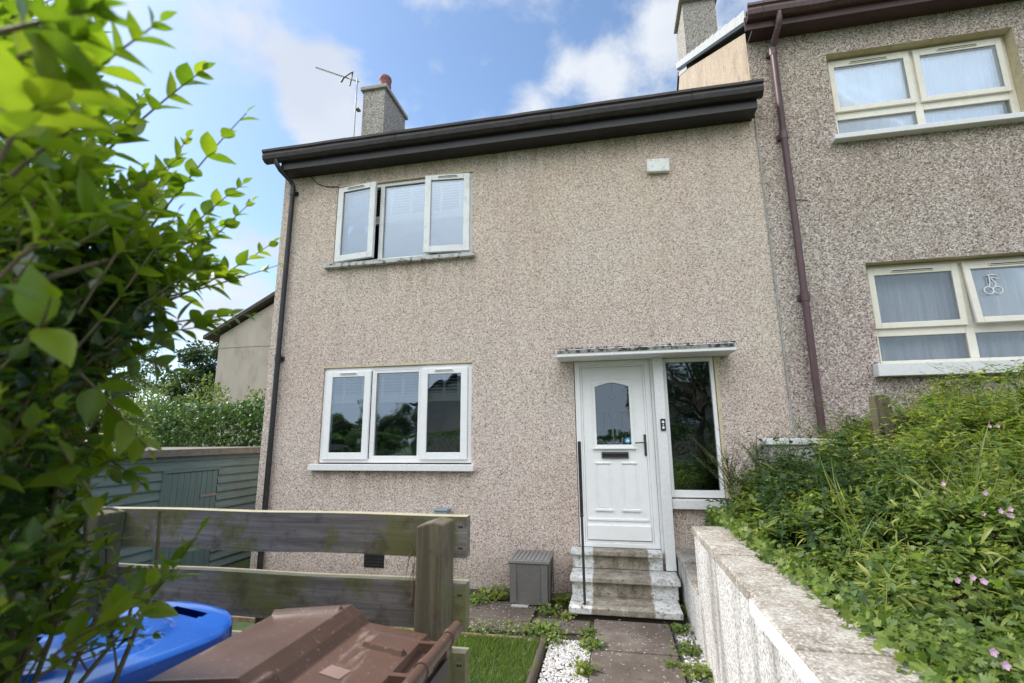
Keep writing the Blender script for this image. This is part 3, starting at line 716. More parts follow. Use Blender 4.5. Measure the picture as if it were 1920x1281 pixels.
b.box(gx0 - .0305, gx0, YD - .012, YD + .03, gz0, gz1 - .011); b.box(gx1, gx1 + .0305, YD - .012, YD + .03, gz0, gz1 - .011); b.box(gx0 - .0305, gx1 + .0305, YD - .012, YD + .03, gz0 - .0305, gz0 - .0005)
for (a, c) in ((-.205, -.030), (.082, .260)):
    b.frame(a, c, -.80, -.285, .016, YD - .007, YD - .0005); b.box(a - .012, c + .012, YD - .020, YD - .0075, -.805, -.785); b.box(a, c, YD - .016, YD - .0075, -.300, -.288)
    b.box(a + .03, c - .03, YD - .005, YD - .0005, -.77, -.32)
b.box(-.300, .350, YD - .018, YD - .0005, -.905, -.885)
b.box(-.312, .366, YD - .035, YD - .0005, -1.10, -.955)
b.build('door_moulding', M['upvc'], door, bevel=.003)
pane(gx0 - .01, gx1 + .01, gz0 - .01, gz1 + .03, YD + .022, door, 'glass_dark', 'door_glass')
b = MB()  # leaded diamond pattern
def lead(pts): b.tube([(x, YD + .020, z) for x, z in pts], .0035, 5)
lead([(cxm, gz1 + .03), (cxm, .48)]); lead([(cxm - .03, .44), (cxm, .48), (cxm + .03, .44), (cxm, .41), (cxm - .03, .44)])
lead([(gx0, .27), (cxm - .05, .27), (cxm, .36), (cxm + .05, .27), (gx1, .27)]); lead([(cxm - .05, .27), (cxm, .12), (cxm + .05, .27)])
lead([(gx0, .09), (gx1, .09)]); lead([(cxm, .12), (cxm, gz0)]); lead([(cxm - .10, .27), (cxm - .10, .09)]); lead([(cxm + .10, .27), (cxm + .10, .09)])
b.build('leaded_pattern', M['metal'], door)
b = MB(); b.lathe([(.031, 0), (.031, .002)], (0, 0, 0), 24, 0); b.add([(-.016, -.012, .003), (.016, -.012, .003), (.016, .0, .003), (0, .018, .003), (-.016, .0, .003)], [(0, 1, 2, 3, 4)], 1)
st_ = b.build('sticker', [M['sticker'], M['white']], door, fix=False); st_.data.transform(Matrix.Translation((.170, YD + .020, -.048)) @ Matrix.Rotation(R(90), 4, 'X'))
b = MB(); b.frame(-.125, .170, -.240, -.172, .012, YD - .022, YD - .0005, 0); b.box(-.113, .158, YD - .012, YD - .0005, -.228, -.184, 1); b.box(-.113, .158, YD - .020, YD - .0125, -.196, -.186, 0)
b.build('letterbox', [M['handle'], M['dark']], door, bevel=.002)
b = MB(); b.box(.343, .371, YD - .012, YD - .0005, -.215, .018); b.tube([(.357, YD - .012, -.070), (.357, YD - .05, -.070), (.345, YD - .055, -.070), (.245, YD - .055, -.074)], .008, 8)
b.build('door_handle', M['handle'], door, bevel=.003)
# side post and sidelight
b = MB(); b.box(.480, .583, -.11, .0, -1.358, .8615); b.box(.4525, .4795, -.008, .0, -1.225, .8615)
pb = b.build('door_post', M['whitepaint'], house, bevel=.005)
b = MB(); b.box(.523, .575, -.125, -.1105, .055, .182, 0); b.lathe([(.014, 0), (.014, .006)], (0, 0, 0), 14, 1); b.build('door_bell', [M['dark'], M['white']], house, bevel=.0) if False else None
b = MB(); b.box(.520, .572, -.126, -.1105, .055, .182)
bell = b.build('door_bell', M['dark'], house, bevel=.005)
b = MB()
for zc in (.148, .088):
    b.add([(.546 + .014 * math.cos(t), -.1268, zc + .014 * math.sin(t)) for t in np.linspace(0, 2 * math.pi, 16, endpoint=False)], [tuple(range(16))])
b.add([(.540, -.1266, .125), (.552, -.1266, .125), (.549, -.1266, .108), (.543, -.1266, .108)], [(0, 1, 2, 3)])
b.build('bell_button', M['white'], bell, fix=False)
b = MB(); b.frame(.590, 1.135, -.648, .858, .040, .008, .08, 0, .075, .045)
slt = b.build('side_window', M['upvc'], house, bevel=.005)
pane(.630, 1.095, -.573, .813, .04, slt, 'glass_dark')
b = MB(); b.box(.586, 1.185, -.070, .10, -.757, -.662); b.build('window_sill', M['whitepaint'], slt, bevel=.006)
room(-.45, 1.3, .15, 2.6, -1.4, 1.1, house)

# ================================================================== STEPS
steps = empty('front_steps', (.05, -.4, G), 'three white painted concrete steps, trodden bare in the middle, below the front door', 'steps')
b = MB(); b.box(-.44, .53, -.700, -.46, G - .05, -1.606); b.build('step_base', M['soil'], steps); b = MB(); b.box(-.462, .553, -.405, -.15, -1.545, -1.412); b.box(-.474, .449, -.112, -.002, -1.361, -1.230); b.box(-.46, .55, -.449, -.16, G - .05, -1.612)
b.build('riser', M['step'], steps, bevel=.004)
for (x0, x1, y0, y1, z0, z1) in ((-.490, .478, -.160, -.001, -1.229, -1.176), (-.478, .575, -.458, -.11, -1.411, -1.362), (-.470, .545, -.752, -.38, -1.605, -1.546)):
    if z0 > -1.3: x1 = .450
    b = MB(); b.box(x0, x1, y0, y1, z0, z1); b.build('step_slab', M['step'], steps, bevel=.010)
b = MB(); rr = random.Random(3)
# handrail
hr = empty('handrail', (-.34, -.68, -1.55), 'thin dark metal grab post standing on the bottom step left of the door', 'handrail')
b = MB(); b.box(-.336, -.312, -.690, -.666, -1.545, -.74); b.build('post', M['dark_metal'], hr, bevel=.004)
b = MB(); b.box(-.342, -.306, -.696, -.660, -.76, -.74); b.box(-.340, -.308, -.694, -.662, -.7395, -.046); b.build('grip_sleeve', M['dark_pipe'], hr, bevel=.006)
b = MB(); b.tube([(-.33, -.678, -.19), (-.36, -.30, -.19), (-.38, -.003, -.19)], .006, 6); b.build('wall_stay', M['metal'], hr)

# ================================================================== NEIGHBOUR HOUSE
nb = empty('neighbouring_house', (5, 0, -.8), 'taller grey-brown pebbledashed house with maroon gutter, joined on the right', 'house')
NX0, NX1 = 1.853, 9.5
b = MB()
hN = [(2.70, 4.575, 3.262, 4.435), (2.765, 4.63, .64, 1.815)]
wall(b, NX0, NX1, G - .1, 4.76, -.012, hN, .25, 0, 1)
b.build('wall', [M['dash2'], M['trim']], nb, fix=False)
b = MB(); ZR = 4.95 + 4.3 * .70
b.add([(NX0, -.012, 3.4), (NX0, 8.6, 3.4), (NX0, 8.6, 4.90), (NX0, 4.3, ZR - .05), (NX0, -.012, 4.90)], [(0, 1, 2, 3, 4)])
b.build('gable_wall', M['beige'], nb, fix=False)
b = MB()   # white vertical bead on the joint
b.tube([(1.853, -.012, 3.69), (1.856, -.012, 1.8), (1.862, -.012, .0)], .011, 6); b.build('joint_bead', M['cement'], nb)
b = MB()
for k in range(13):
    y0 = -.24 + k * .35; y1 = y0 + .39; z0 = 4.965 + k * .35 * .70; dz = .39 * .70
    b.add([(NX0 - .03, y0, z0), (NX1, y0, z0), (NX1, y1, z0 + dz), (NX0 - .03, y1, z0 + dz), (NX0 - .03, y0, z0 + .035), (NX1, y0, z0 + .035), (NX1, y1, z0 + dz + .01), (NX0 - .03, y1, z0 + dz + .01)],
          [(0, 3, 2, 1), (4, 5, 6, 7), (0, 1, 5, 4), (1, 2, 6, 5), (2, 3, 7, 6), (3, 0, 4, 7)])
b.add([(NX0 - .03, 4.32, ZR + .02), (NX1, 4.32, ZR + .02), (NX1, 8.9, 4.9), (NX0 - .03, 8.9, 4.9)], [(0, 1, 2, 3)])
b.build('roof', M['tile'], nb)
b = MB()   # verge: cement strip with tile ends
def verge_pt(y, o): return (y, 4.93 + (y + .24) * .70 + o)
for k in range(13):
    y0 = -.22 + k * .35; y1 = y0 + .345
    b.prism([verge_pt(y0, -.06), verge_pt(y1, -.06), verge_pt(y1, .075), verge_pt(y0, .10)], 'x', NX0 - .055, NX0 - .0305)
b.build('verge', M['verge'], nb, bevel=.004)
b = MB()
b.prism([verge_pt(-.2, -.105), verge_pt(4.3, -.105), verge_pt(4.3, -.062), verge_pt(-.2, -.062)], 'x', NX0 - .05, NX0 - .004); b.build('bargeboard', M['dark'], nb)
for y0 in (8.6,):
    b = MB(); b.box(NX0 - .1, NX0 + .5, 5.9, 6.0, 6.3, 7.2); 
b = MB(); b.box(NX0 + .02, NX1, -.20, -.013, 4.752, 4.775); b.box(NX0 - .06, NX1, -.225, -.2005, 4.752, 4.93); b.build('soffit_and_fascia', M['maroon_dk'], nb)
b = MB(); gutter(b, NX0 - .045, NX1, 30, [(p[0] + .022, p[1] + 1.045) for p in prof], .004, 7)
for x in (1.98, 2.30, 3.6): b.tube([(x, p_[0] * 1.012 + .026, p_[1] + 1.042) for p_ in prof[1:7]], .006, 6)
gt = b.build('gutter', M['maroon'], nb)
b = MB(); b.tube([(2.15, -.285, 4.87), (2.15, -.285, 4.80), (2.14, -.27, 4.72), (2.115, -.12, 4.60), (2.11, -.085, 4.54), (2.11, -.080, 2.4), (2.105, -.080, -.5), (2.105, -.080, -.75)], .036, 12)
dp = b.build('downpipe', M['maroon'], nb)
for z in (4.52, 1.46, 3.4, -.1):
    b = MB(); b.tube([(2.109, -.08, z - .05), (2.109, -.08, z + .05)], .043, 12); b.box(2.05, 2.17, -.05, -.014, z - .03, z + .03); b.build('pipe_collar', M['maroon'], dp)
b = MB(); b.tube([(2.55, -.24, 4.99), (2.35, -.22, 4.86), (2.18, -.13, 4.72)], .006, 6); b.build('cable', M['dark'], nb); b = MB(); b.tube([(2.15, -.02, 2.62), (2.30, -.02, 2.60)], .004, 5); b.build('cable', M['dark'], nb)
b = MB(); b.box(1.862, 2.50, 3.45, 4.35, 6.9, 8.90); ch = b.build('chimney', [M['dash_old']], nb)
b = MB(); b.box(1.79, 2.57, 3.36, 4.25, 8.902, 9.02); b.build('chimney_cap', M['cement'], ch, bevel=.012)
b = MB(); b.lathe([(.13, 0), (.12, .2), (.13, .35)], (2.18, 3.9, 9.022), 16); b.build('chimney_pot', M['pot'], ch)
b = MB(); b.box(1.835, 2.52, 3.43, 3.449, 7.32, 7.44); b.prism([(3.43, 7.30), (4.36, 7.90), (4.36, 8.02), (3.43, 7.46)], 'x', 1.842, 1.8615); b.build('chimney_flashing', M['verge'], ch)

def net(x0, x1, z0, z1, y, parent, seed=0):
    n = int((x1 - x0) / .012); V = []; rr = random.Random(seed)
    for i in range(n + 1):
        x = x0 + (x1 - x0) * i / n; yy = y + .040 * abs(math.sin(x * 27 + .8 * math.sin(x * 5 + seed))) ** .6 + .006 * math.sin(x * 131)
        V += [(x, yy, z0), (x, yy, z1)]
    F = [(2 * i, 2 * i + 2, 2 * i + 3, 2 * i + 1) for i in range(n)]
    return fastmesh('net_curtain', np.array(V), np.array(F), M['curtain'], parent)
def nwindow(ox0, ox1, oz0, oz1, tr0, tr1, mid, label, tilt, sillz):
    YF = .115
    b = MB(); b.frame(ox0, ox1, oz0, oz1, .075, YF, YF + .07, 0, .055, .05)
    b.box(mid - .040, mid + .040, YF, YF + .07, oz0 + .055, oz1 - .05); b.box(ox0 + .075, mid - .0405, YF, YF + .07, tr0, tr1); b.box(mid + .0405, ox1 - .075, YF, YF + .07, tr0, tr1)
    w = b.build('window', M['cream'], nb, bevel=.004, label=label)
    for i, (a, c) in enumerate(((ox0 + .05, mid - .022), (mid + .022, ox1 - .05))):
        cs = casement_mb(a, c, tr1 - .028, oz1 - .035, .062, YF - .032, YF - .002, .085, .062).build('casement', M['cream'], w, bevel=.005)
        p = pane(a + .062, c - .062, tr1 + .034, oz1 - .12, YF - .02, w, 'glass_n')
        vb = MB(); vent_mb(vb, (a + c) / 2 - .20, (a + c) / 2 + .20, oz1 - .095, YF - .032); v = vb.build('vent', [M['cream'], M['dark']], w)
        if tilt and i == 1:
            T = Matrix.Translation((0, YF, oz1 - .035)) @ Matrix.Rotation(R(-5), 4, 'X') @ Matrix.Translation((0, -YF, -(oz1 - .035)))
            for o in (cs, p, v): o.data.transform(T)
            tm = T
    pane(ox0 + .075, mid - .04, oz0 + .055, tr0, YF + .02, w, 'glass_n'); pane(mid + .04, ox1 - .075, oz0 + .055, tr0, YF + .02, w, 'glass_n')
    net(ox0 + .01, ox1 - (.10 if not tilt else .01), oz0 + .01, oz1 - .02, YF + .11, w, int(oz0 * 10))
    b = MB(); b.box(ox0 - .085, ox1 + .07, -.115, .10, sillz[0], sillz[1]); b.build('window_sill', M['whitepaint'], w, bevel=.006)
    room(ox0 - .3, ox1 + .3, .26, 2.5, oz0 - .2, oz1 + .1, nb)
    return w
nwindow(2.702, 4.573, 3.322, 4.433, 3.63, 3.745, 3.625, 'upper window of the neighbouring house, deep cream reveal', False, (3.262, 3.3215))
w2 = nwindow(2.767, 4.628, .702, 1.813, 1.02, 1.13, 3.69, 'lower window of the neighbouring house with white cherry drawing', True, (.575, .7015))
# cherry drawing on the glass
b = MB(); yc = .075
def line(pts, r=.006): b.tube([(x, yc - (1.66 - z) * .085, z) for x, z in pts], r, 6)
for cx_ in (3.885, 3.965): line([(cx_ + .042 * math.cos(t), 1.445 + .040 * math.sin(t)) for t in np.linspace(0, 2 * math.pi, 18)])
line([(3.90, 1.487), (3.915, 1.54), (3.92, 1.60), (3.905, 1.615)]); line([(3.95, 1.487), (3.965, 1.52), (3.94, 1.56), (3.935, 1.59)])
line([(3.905, 1.612), (3.95, 1.62), (3.985, 1.605), (4.015, 1.585), (3.985, 1.572), (3.94, 1.59)])
b.build('cherry_drawing', M['white'], w2)

# ================================================================== GARDEN WALLS
gw = empty('garden_retaining_wall', (.72, -2.5, G), 'long low wall of streaked white roughcast with sandy coping beside the path', 'wall')
b = MB(); b.box(.600, .84, -4.6, -1.36, G - .1, -.765); b.build('wall', M['roughcast'], gw)
cps = [(-3.10, -1.345, -.70, -.765), ]
b = MB()
yy = [-1.345, -1.80, -2.32, -2.86, -3.17]
for i in range(4):
    o = MB(); o.box(.585, .875, yy[i + 1] + .004, yy[i], -.764, -.705 + .003 * (i % 2)); o.build('coping_stone', M['coping'], gw, bevel=.010)
yy = [-3.172, -3.70, -4.25, -4.62]
for i in range(3):
    o = MB(); o.box(.555, .890, yy[i + 1] + .004, yy[i], -.764, -.690 - .002 * i); o.build('coping_stone', M['coping'], gw, bevel=.010); o = MB(); o.box(.549, .5545, yy[i + 1] + .004, yy[i], -.758, -.700); o.build('painted_edge', M['whitepaint'], gw)
lw2 = empty('low_wall_end', (.70, -.8, G), 'short lower wall stub with stepped pale coping between the steps and the long wall', 'wall')
b = MB(); b.box(.602, .84, -1.36 + .004, -.012, G - .1, -1.22); b.build('wall', M['roughcast'], lw2)
b = MB(); b.box(.584, .86, -.52, -.014, -1.219, -1.150); b.build('coping_stone', M['coping'], lw2, bevel=.018)
b = MB(); b.box(.592, .86, -1.355, -.524, -1.219, -1.185); b.build('coping_stone', M['coping'], lw2, bevel=.014)
cw = empty('capped_boundary_wall', (1.8, -.6, -.9), 'white painted wall with pale cap end showing above the weeds by the joint', 'wall')
b = MB(); b.box(1.455, 1.66, -.58, -.014, -1.0, -.093); b.box(1.66, 2.6, -.58, -.40, -1.0, -.093); b.build('wall', M['roughcast'], cw)
b = MB(); b.prism([(1.425, -.092), (1.425, -.045), (1.46, -.030), (1.97, -.038), (2.64, -.052), (2.64, -.092)], 'y', -.61, -.36); b.build('wall_cap', M['whitepaint'], cw, bevel=.008)

# old fence posts in the neighbour's garden
of = empty('old_rail_fence', (2.4, -1.1, -.8), 'weathered old post and rail nearly swallowed by weeds under the neighbour window', 'fence')
b = MB(); b.prism([(2.14, -.8), (2.26, -.8), (2.255, .30), (2.20, .325), (2.135, .315)], 'y', -1.10, -1.0); b.build('post', M['postwood'], of, bevel=.008)
b = MB(); b.box(2.27, 4.6, -1.05, -1.01, .06, .16); b.build('rail', M['postwood'], of, bevel=.005)

# ================================================================== GREY BOX
gb = empty('storage_box', (-.88, -.45, G), 'small grey woven resin box with ribbed lid against the house wall', 'storage box')
b = MB()
def frus(b, x0, x1, y0, y1, z0, z1, ins, mi=0):
    b.add([(x0 + ins, y0 + ins, z0), (x1 - ins, y0 + ins, z0), (x1 - ins, y1 - ins, z0), (x0 + ins, y1 - ins, z0), (x0, y0, z1), (x1, y0, z1), (x1, y1, z1), (x0, y1, z1)], [(0, 3, 2, 1), (4, 5, 6, 7), (0, 1, 5, 4), (1, 2, 6, 5), (2, 3, 7, 6), (3, 0, 4, 7)], mi)
frus(b, -1.072, -.680, -.560, -.13, -1.618, -1.235, .022)
for (x0, x1) in ((-1.066, -1.0), (-.752, -.686)): frus(b, x0, x1, -.566, -.5605, -1.60, -1.245, .002)
for y0 in (-.545, -.24): b.box(-.6798, -.672, y0, y0 + .07, -1.58, -1.25)
b.build('body', M['greybox'], gb, bevel=.008)
b = MB(); b.box(-1.084, -.668, -.574, -.118, -1.234, -1.205)
for k in range(9): b.box(-1.070 + k * .0445, -1.045 + k * .0445, -.560, -.13, -1.2045, -1.197)
b.build('lid', M['greylid'], gb, bevel=.005)
b = MB(); b.box(-1.05, -.88, -.60, -.30, -1.632, -1.619); b.build('foot', M['cement'], gb)

# ================================================================== FENCE (near)
fn = empty('rail_fence', (-1.3, -4.0, -1.5), 'near weathered timber fence of wide mossy rails nailed behind square posts', 'fence')
def rail(x0, x1, z0a, z1a, z0b, z1b, y0=-4.02, y1=-3.975):
    b = MB(); n = 24; vs = []; rr = random.Random(int(z0a * 1000))
    for i in range(n + 1):
        t = i / n; x = x0 + (x1 - x0) * t; wv = .0025 * math.sin(i * .9 + z0a * 9); a = z0a + (z0b - z0a) * t + wv; c = z1a + (z1b - z1a) * t + wv * .6
        vs += [(x, y0, a), (x, y0, c), (x, y1, c), (x, y1, a)]
    for i in range(n):
        for j in range(4):
            q = (i * 4 + j, (i + 1) * 4 + j, (i + 1) * 4 + (j + 1) % 4, i * 4 + (j + 1) % 4); b.add([vs[k] for k in q], [(0, 1, 2, 3)], 1 if j == 1 else 0)
    b.add([vs[k] for k in (0, 1, 2, 3)], [(0, 1, 2, 3)]); b.add([vs[-4 + k] for k in (0, 1, 2, 3)], [(0, 1, 2, 3)])
    return b.build('rail', [M['rail'], M['railtop_lit']], fn)
rail(-2.9, -.477, -.398, -.256, -.378, -.252)
rail(-2.9, -.477, -.610, -.462, -.592, -.455)
rail(-2.9, -.477, -.815, -.668, -.80, -.657)
rail(-2.9, -.477, -1.03, -.88, -1.01, -.87)
for x_ in (-.50, -.492, -1.94, -1.955):
    for z_ in (-.285, -.35, -.49, -.565, -.69, -.77):
        o = MB(); o.lathe([(.0035, 0), (.003, .0012)], (0, 0, 0), 8); o = o.build('nail_head', M['dark'], fn); o.data.transform(Matrix.Translation((x_, -4.0204, z_)) @ Matrix.Rotation(R(90), 4, 'X'))
for (x0, x1, zt) in ((-.606, -.516, -.262), (-1.91, -1.815, -.262), (-2.95, -2.85, -.27)):
    b = MB(); b.prism([(x0, -1.62), (x1, -1.62), (x1, zt), ((x0 + x1) / 2 + .01, zt + .010), (x0, zt - .006)], 'y', -4.125, -4.022)
    b.build('post', M['postwood'], fn, bevel=.006)
b = MB(); b.box(-1.30, -1.16, -3.93, -3.80, -1.64, -.60, 0)
b.build('post', M['postwood'], empty('timber_stake', (-1.2, -3.9, G), 'short pale stub of timber seen under the bottom rail behind the bins', 'stake'), bevel=.008)

# ================================================================== BINS
def xform(objs, loc, rz):
    T = Matrix.Translation(loc) @ Matrix.Rotation(rz, 4, 'Z')
    for o in objs: o.data.transform(T)
def bin_body(parent, mat, w, d, h, rz, loc, wheels=True):
    """local: front at -d/2 (x), hinge at +d/2, width along y"""
    b = MB(); t = .02
    b.add([(-d / 2 + .06, -w / 2 + .05, 0.03), (d / 2 - .09, -w / 2 + .05, .03), (d / 2 - .09, w / 2 - .05, .03), (-d / 2 + .06, w / 2 - .05, .03), (-d / 2, -w / 2, h - .09), (d / 2 - .02, -w / 2, h - .09), (d / 2 - .02, w / 2, h - .09), (-d / 2, w / 2, h - .09)], [(0, 3, 2, 1), (4, 5, 6, 7), (0, 1, 5, 4), (1, 2, 6, 5), (2, 3, 7, 6), (3, 0, 4, 7)])
    o1 = b.build('body', mat, parent, bevel=.015)
    b = MB(); b.box(-d / 2 - .03, d / 2 + .0, -w / 2 - .03, w / 2 + .03, h - .088, h - .045); b.box(-d / 2 - .02, d / 2 - .01, -w / 2 - .02, w / 2 + .02, h - .045, h - .012); o2 = b.build('rim', mat, parent, bevel=.008)
    obs = [o1, o2]
    for s in (-1, 1):
        b = MB(); y = s * (w / 2 - .04); b.tube([(d / 2 - .03, y - .03, .10), (d / 2 - .03, y + .03, .10)], .10, 20); obs.append(b.build('wheel', M['dark'], parent, bevel=.0))
    xform(obs, loc, rz)
# brown bin
BL = (-.735, -4.42, -1.50); HB = .952
bb = empty('wheelie_bin', BL, 'brown wheelie bin with scuffed ridged lid, right of the blue one', 'wheelie bin')
bw, bd = .44, .50
bin_body(bb, M['brown'], bw, bd, HB, 0, BL)
def lidmesh(fn_, nx, ny, x0, x1, y0, y1, thick):
    V = []; F = []
    for i in range(nx + 1):
        for j in range(ny + 1):
            u = x0 + (x1 - x0) * i / nx; v = y0 + (y1 - y0) * j / ny; V.append((u, v, fn_(u, v)))
    k = ny + 1
    for i in range(nx):
        for j in range(ny): F.append((i * k + j, (i + 1) * k + j, (i + 1) * k + j + 1, i * k + j + 1))
    return V, F
def sstep(a, b_, x):
    t = min(1, max(0, (x - a) / (b_ - a))); return t * t * (3 - 2 * t)
def brown_h(u, v):
    # u: front(-) to hinge(+). high plateau at front, slanted face, low plateau
    e = min(sstep(-.266, -.254, u), sstep(.215, .203, u) , sstep(-.235, -.222, v), sstep(.235, .222, v))
    edge = -.035 * (1 - min(1, e))
    step_u = -.035 + .012 * math.sin(0)
    hi = .046 * (1 - min(1, max(0, (u - step_u) / .060)))
    if v < -.15 and u > -.17: hi = max(hi, .030 * (1 - sstep(.0, .03, u)) * (1 - sstep(-.16, -.14, v)))
    slope = .030 * (1 - abs(u) / .28) 
    rib = .010 * (1 if abs(v - .085 + .25 * (u - .14) * 0) < .010 * max(0, (u - .05) / .13) and .05 < u < .19 else 0)
    cross = .012 * (1 - sstep(.0, .012, abs(v - .175)))
    return slope + hi + edge + rib + cross * (1 if u < -.04 else .3)
V, F = lidmesh(brown_h, 110, 90, -.266, .215, -.245, .245, .03)
nv = len(V)
def boundary(nx, ny):
    k = ny + 1
    return [i * k for i in range(nx + 1)] + [nx * k + j for j in range(1, ny + 1)] + [i * k + ny for i in range(nx - 1, -1, -1)] + [j for j in range(ny - 1, 0, -1)]
bd_ = boundary(110, 90); sk = [(V[i][0] * 1.01, V[i][1] * 1.015, -.060) for i in bd_]
b = MB(); b.add(V + sk, F + [(bd_[i], bd_[(i + 1) % len(bd_)], nv + (i + 1) % len(bd_), nv + i) for i in range(len(bd_))])
lid = b.build('lid', M['brown'], bb); xform([lid], (BL[0], BL[1], BL[2] + HB), 0)
b = MB(); b.box(-.262, -.19, -.2515, -.249, -.052, .020, 0)
o = b.build('lid_notch', M['dark'], bb); xform([o], (BL[0], BL[1], BL[2] + HB), 0)
b = MB(); b.add([(x_, y_, brown_h(x_, y_) + .0015) for x_, y_ in ((.055, -.075), (.110, -.082), (.116, -.038), (.061, -.031))], [(0, 1, 2, 3)])
o = b.build('lid_label', simple('pale_brown_label', (.27, .18, .145), .6), bb, fix=False); xform([o], (BL[0], BL[1], BL[2] + HB), 0)
b = MB()
b.tube([(.285, -.25, .028), (.285, .235, .028)], .016, 12); b.tube([(.285, .225, .028), (.27, .245, .010), (.25, .235, -.02)], .018, 10)
for y in (-.20, -.02, .16): b.tube([(.285, y - .012, .028), (.285, y + .012, .028)], .0195, 12); b.box(.205, .283, y - .008, y + .008, -.02, .012)
cav = MB(); cav.box(.2175, .262, -.232, .225, -.085, -.050).build('hinge_shade', M['black_dirty'], bb); xform([bpy.data.objects['hinge_shade']], (BL[0], BL[1], BL[2] + HB), 0)  # dark box stands in for the shadow between lid and handle bar
o = b.build('handle_bar', M['brown'], bb); xform([o], (BL[0], BL[1], BL[2] + HB), 0)
# blue bin
BL2 = (-1.335, -4.45, -1.50); RZ2 = R(-14)
b2 = empty('wheelie_bin', BL2, 'glossy blue wheelie bin with rounded grab lip, partly behind hedge shoots', 'wheelie bin')
# width along x, front at +y: build with local x = depth pointing to -y then rotate
bin_body(b2, M['blue'], .46, .50, .942, RZ2 + R(-90), BL2)
def blue_out(t):
    """outline (a across, l along +front) superellipse nose"""
    return None
nA, nL = 40, 50
V = []; F = []
for i in range(nL + 1):
    l = -.30 + .60 * i / nL
    hw = .262 if l < .08 else .262 * (1 - ((l - .08) / .222) ** 2.6) ** (1 / 2.2) if l < .30 else .02
    for j in range(nA + 1):
        a = -hw + 2 * hw * j / nA; q = abs(a) / max(hw, 1e-3)
        edge = min(1, (1 - q) * hw / .010) if hw > .03 else 0; edge = min(edge, (.302 - l) / .012)
        ring = math.hypot(a / .185, (l + .06) / .235); inner = 1 - sstep(.88, .94, ring)
        z = .010 * sstep(0, 1, max(0, edge)) + .004 * (1 - q * q) + .014 * inner - .005 * (1 - sstep(0, .035, abs(ring - .66)))
        z += .010 * sstep(.16, .27, l)
        V.append((a, l, z))
k = nA + 1
slot = lambda a, l: abs(l - (.225 - .55 * a * a)) < .016 and abs(a) < .085
for i in range(nL):
    for j in range(nA):
        q = (i * k + j, i * k + j + 1, (i + 1) * k + j + 1, (i + 1) * k + j)
        ca = sum(V[t][0] for t in q) / 4; cl = sum(V[t][1] for t in q) / 4
        if slot(ca, cl): continue
        F.append(q)
bd_ = [j for j in range(k)] + [i * k + nA for i in range(1, nL + 1)] + [nL * k + j for j in range(nA - 1, -1, -1)] + [i * k for i in range(nL - 1, 0, -1)]
sk = [(V[i][0] * 1.006, V[i][1] * 1.006, -.052) for i in bd_]; L_ = len(bd_)
b = MB(); b.add(V, F, 0, True); b.add([V[i] for i in bd_] + sk, [(i, (i + 1) % L_, L_ + (i + 1) % L_, L_ + i) for i in range(L_)], 0, True)
lid = b.build('lid', M['blue'], b2); lid.data.transform(Matrix.Diagonal((.93, .93, .8, 1))); xform([lid], (BL2[0], BL2[1], BL2[2] + .975), RZ2)

# ================================================================== SHED
sh = empty('garden_shed', (-6.5, .5, -1.9), 'long low blue-green lap boarded shed left of the house', 'shed')
b = MB(); XS = -5.2; Z1 = -.180; Y0, Y1 = -3.0, 2.3; DY0, DY1 = -.67, .11
z = -1.98
while z < Z1 - .01:
    zt = min(z + .108, Z1)
    for (a, c) in ((Y0, DY0 - .045), (DY1 + .02, Y1)) if zt < -.35 else ((Y0, Y1),):
        b.prism([(XS - .03, z), (XS + .016, z), (XS + .018, z + .012), (XS - .004, zt - .001), (XS - .03, zt - .001)], 'y', a, c)
    z += .108
b.box(-8.2, XS - .031, Y0, Y0 + .05, -1.95, Z1); b.box(-8.2, XS - .031, Y1 - .05, Y1, -1.95, Z1); b.box(-8.2, -8.15, Y0 + .051, Y1 - .051, -1.95, Z1)
b.build('wall', M['shed'], sh)
b = MB(); b.box(-8.35, XS + .05, Y0 - .06, Y1 + .06, Z1 + .002, -.132); rf = b.build('roof', M['felt'], sh)
b = MB(); b.box(XS + .0505, XS + .072, Y0 - .07, Y1 + .07, -.197, -.112); b.build('roof_edge_board', M['felt'], rf, bevel=.004)
b = MB(); n = 9
for i in range(n):
    a = DY0 + (DY1 - DY0) * i / n; b.box(XS - .02, XS + .020, a + .003, a + (DY1 - DY0) / n - .003, -1.90, -.398)
b.box(XS - .03, XS - .0205, DY0, DY1, -1.90, -.393)
dr = b.build('door', M['sheddoor'], sh, bevel=.003)
b = MB(); b.box(XS + .0205, XS + .032, DY0 + .01, DY0 + .20, -.80, -.775); b.build('latch', M['metal'], dr); b = MB(); b.box(XS + .0205, XS + .028, DY1 - .26, DY1, -.72, -.69); b.build('hinge', M['metal'], dr)
b = MB(); b.box(XS - .03, XS + .028, DY0 - .045, DY0 - .006, -1.92, -.392); b.box(XS - .03, XS + .030, DY0 - .045, DY1 + .02, -.390, -.358); b.build('door_frame', M['sheddoor'], sh)

# ================================================================== DISTANT HOUSE
dh = empty('distant_house', (-12, 14, -2.5), 'pale rendered house gable with brown roof edge beyond the shed', 'house')
b = MB(); b.box(-16.62, -8.6, 12, 21, -3.5, 4.45)
b.add([(-16.62, 12, 4.45), (-8.6, 12, 4.45), (-12.6, 12, 6.55)], [(0, 1, 2)]); b.build('wall', M['far_render'], dh, fix=False)
b = MB()
for (xa, za, xb, zb) in ((-17.2, 4.28, -12.6, 6.72), (-12.6, 6.72, -8.0, 4.28)):
    b.add([(xa, 11.7, za), (xb, 11.7, zb), (xb, 21.3, zb), (xa, 21.3, za), (xa, 11.7, za + .16), (xb, 11.7, zb + .16), (xb, 21.3, zb + .16), (xa, 21.3, za + .16)], [(0, 3, 2, 1), (4, 5, 6, 7), (0, 1, 5, 4), (1, 2, 6, 5), (2, 3, 7, 6), (3, 0, 4, 7)])
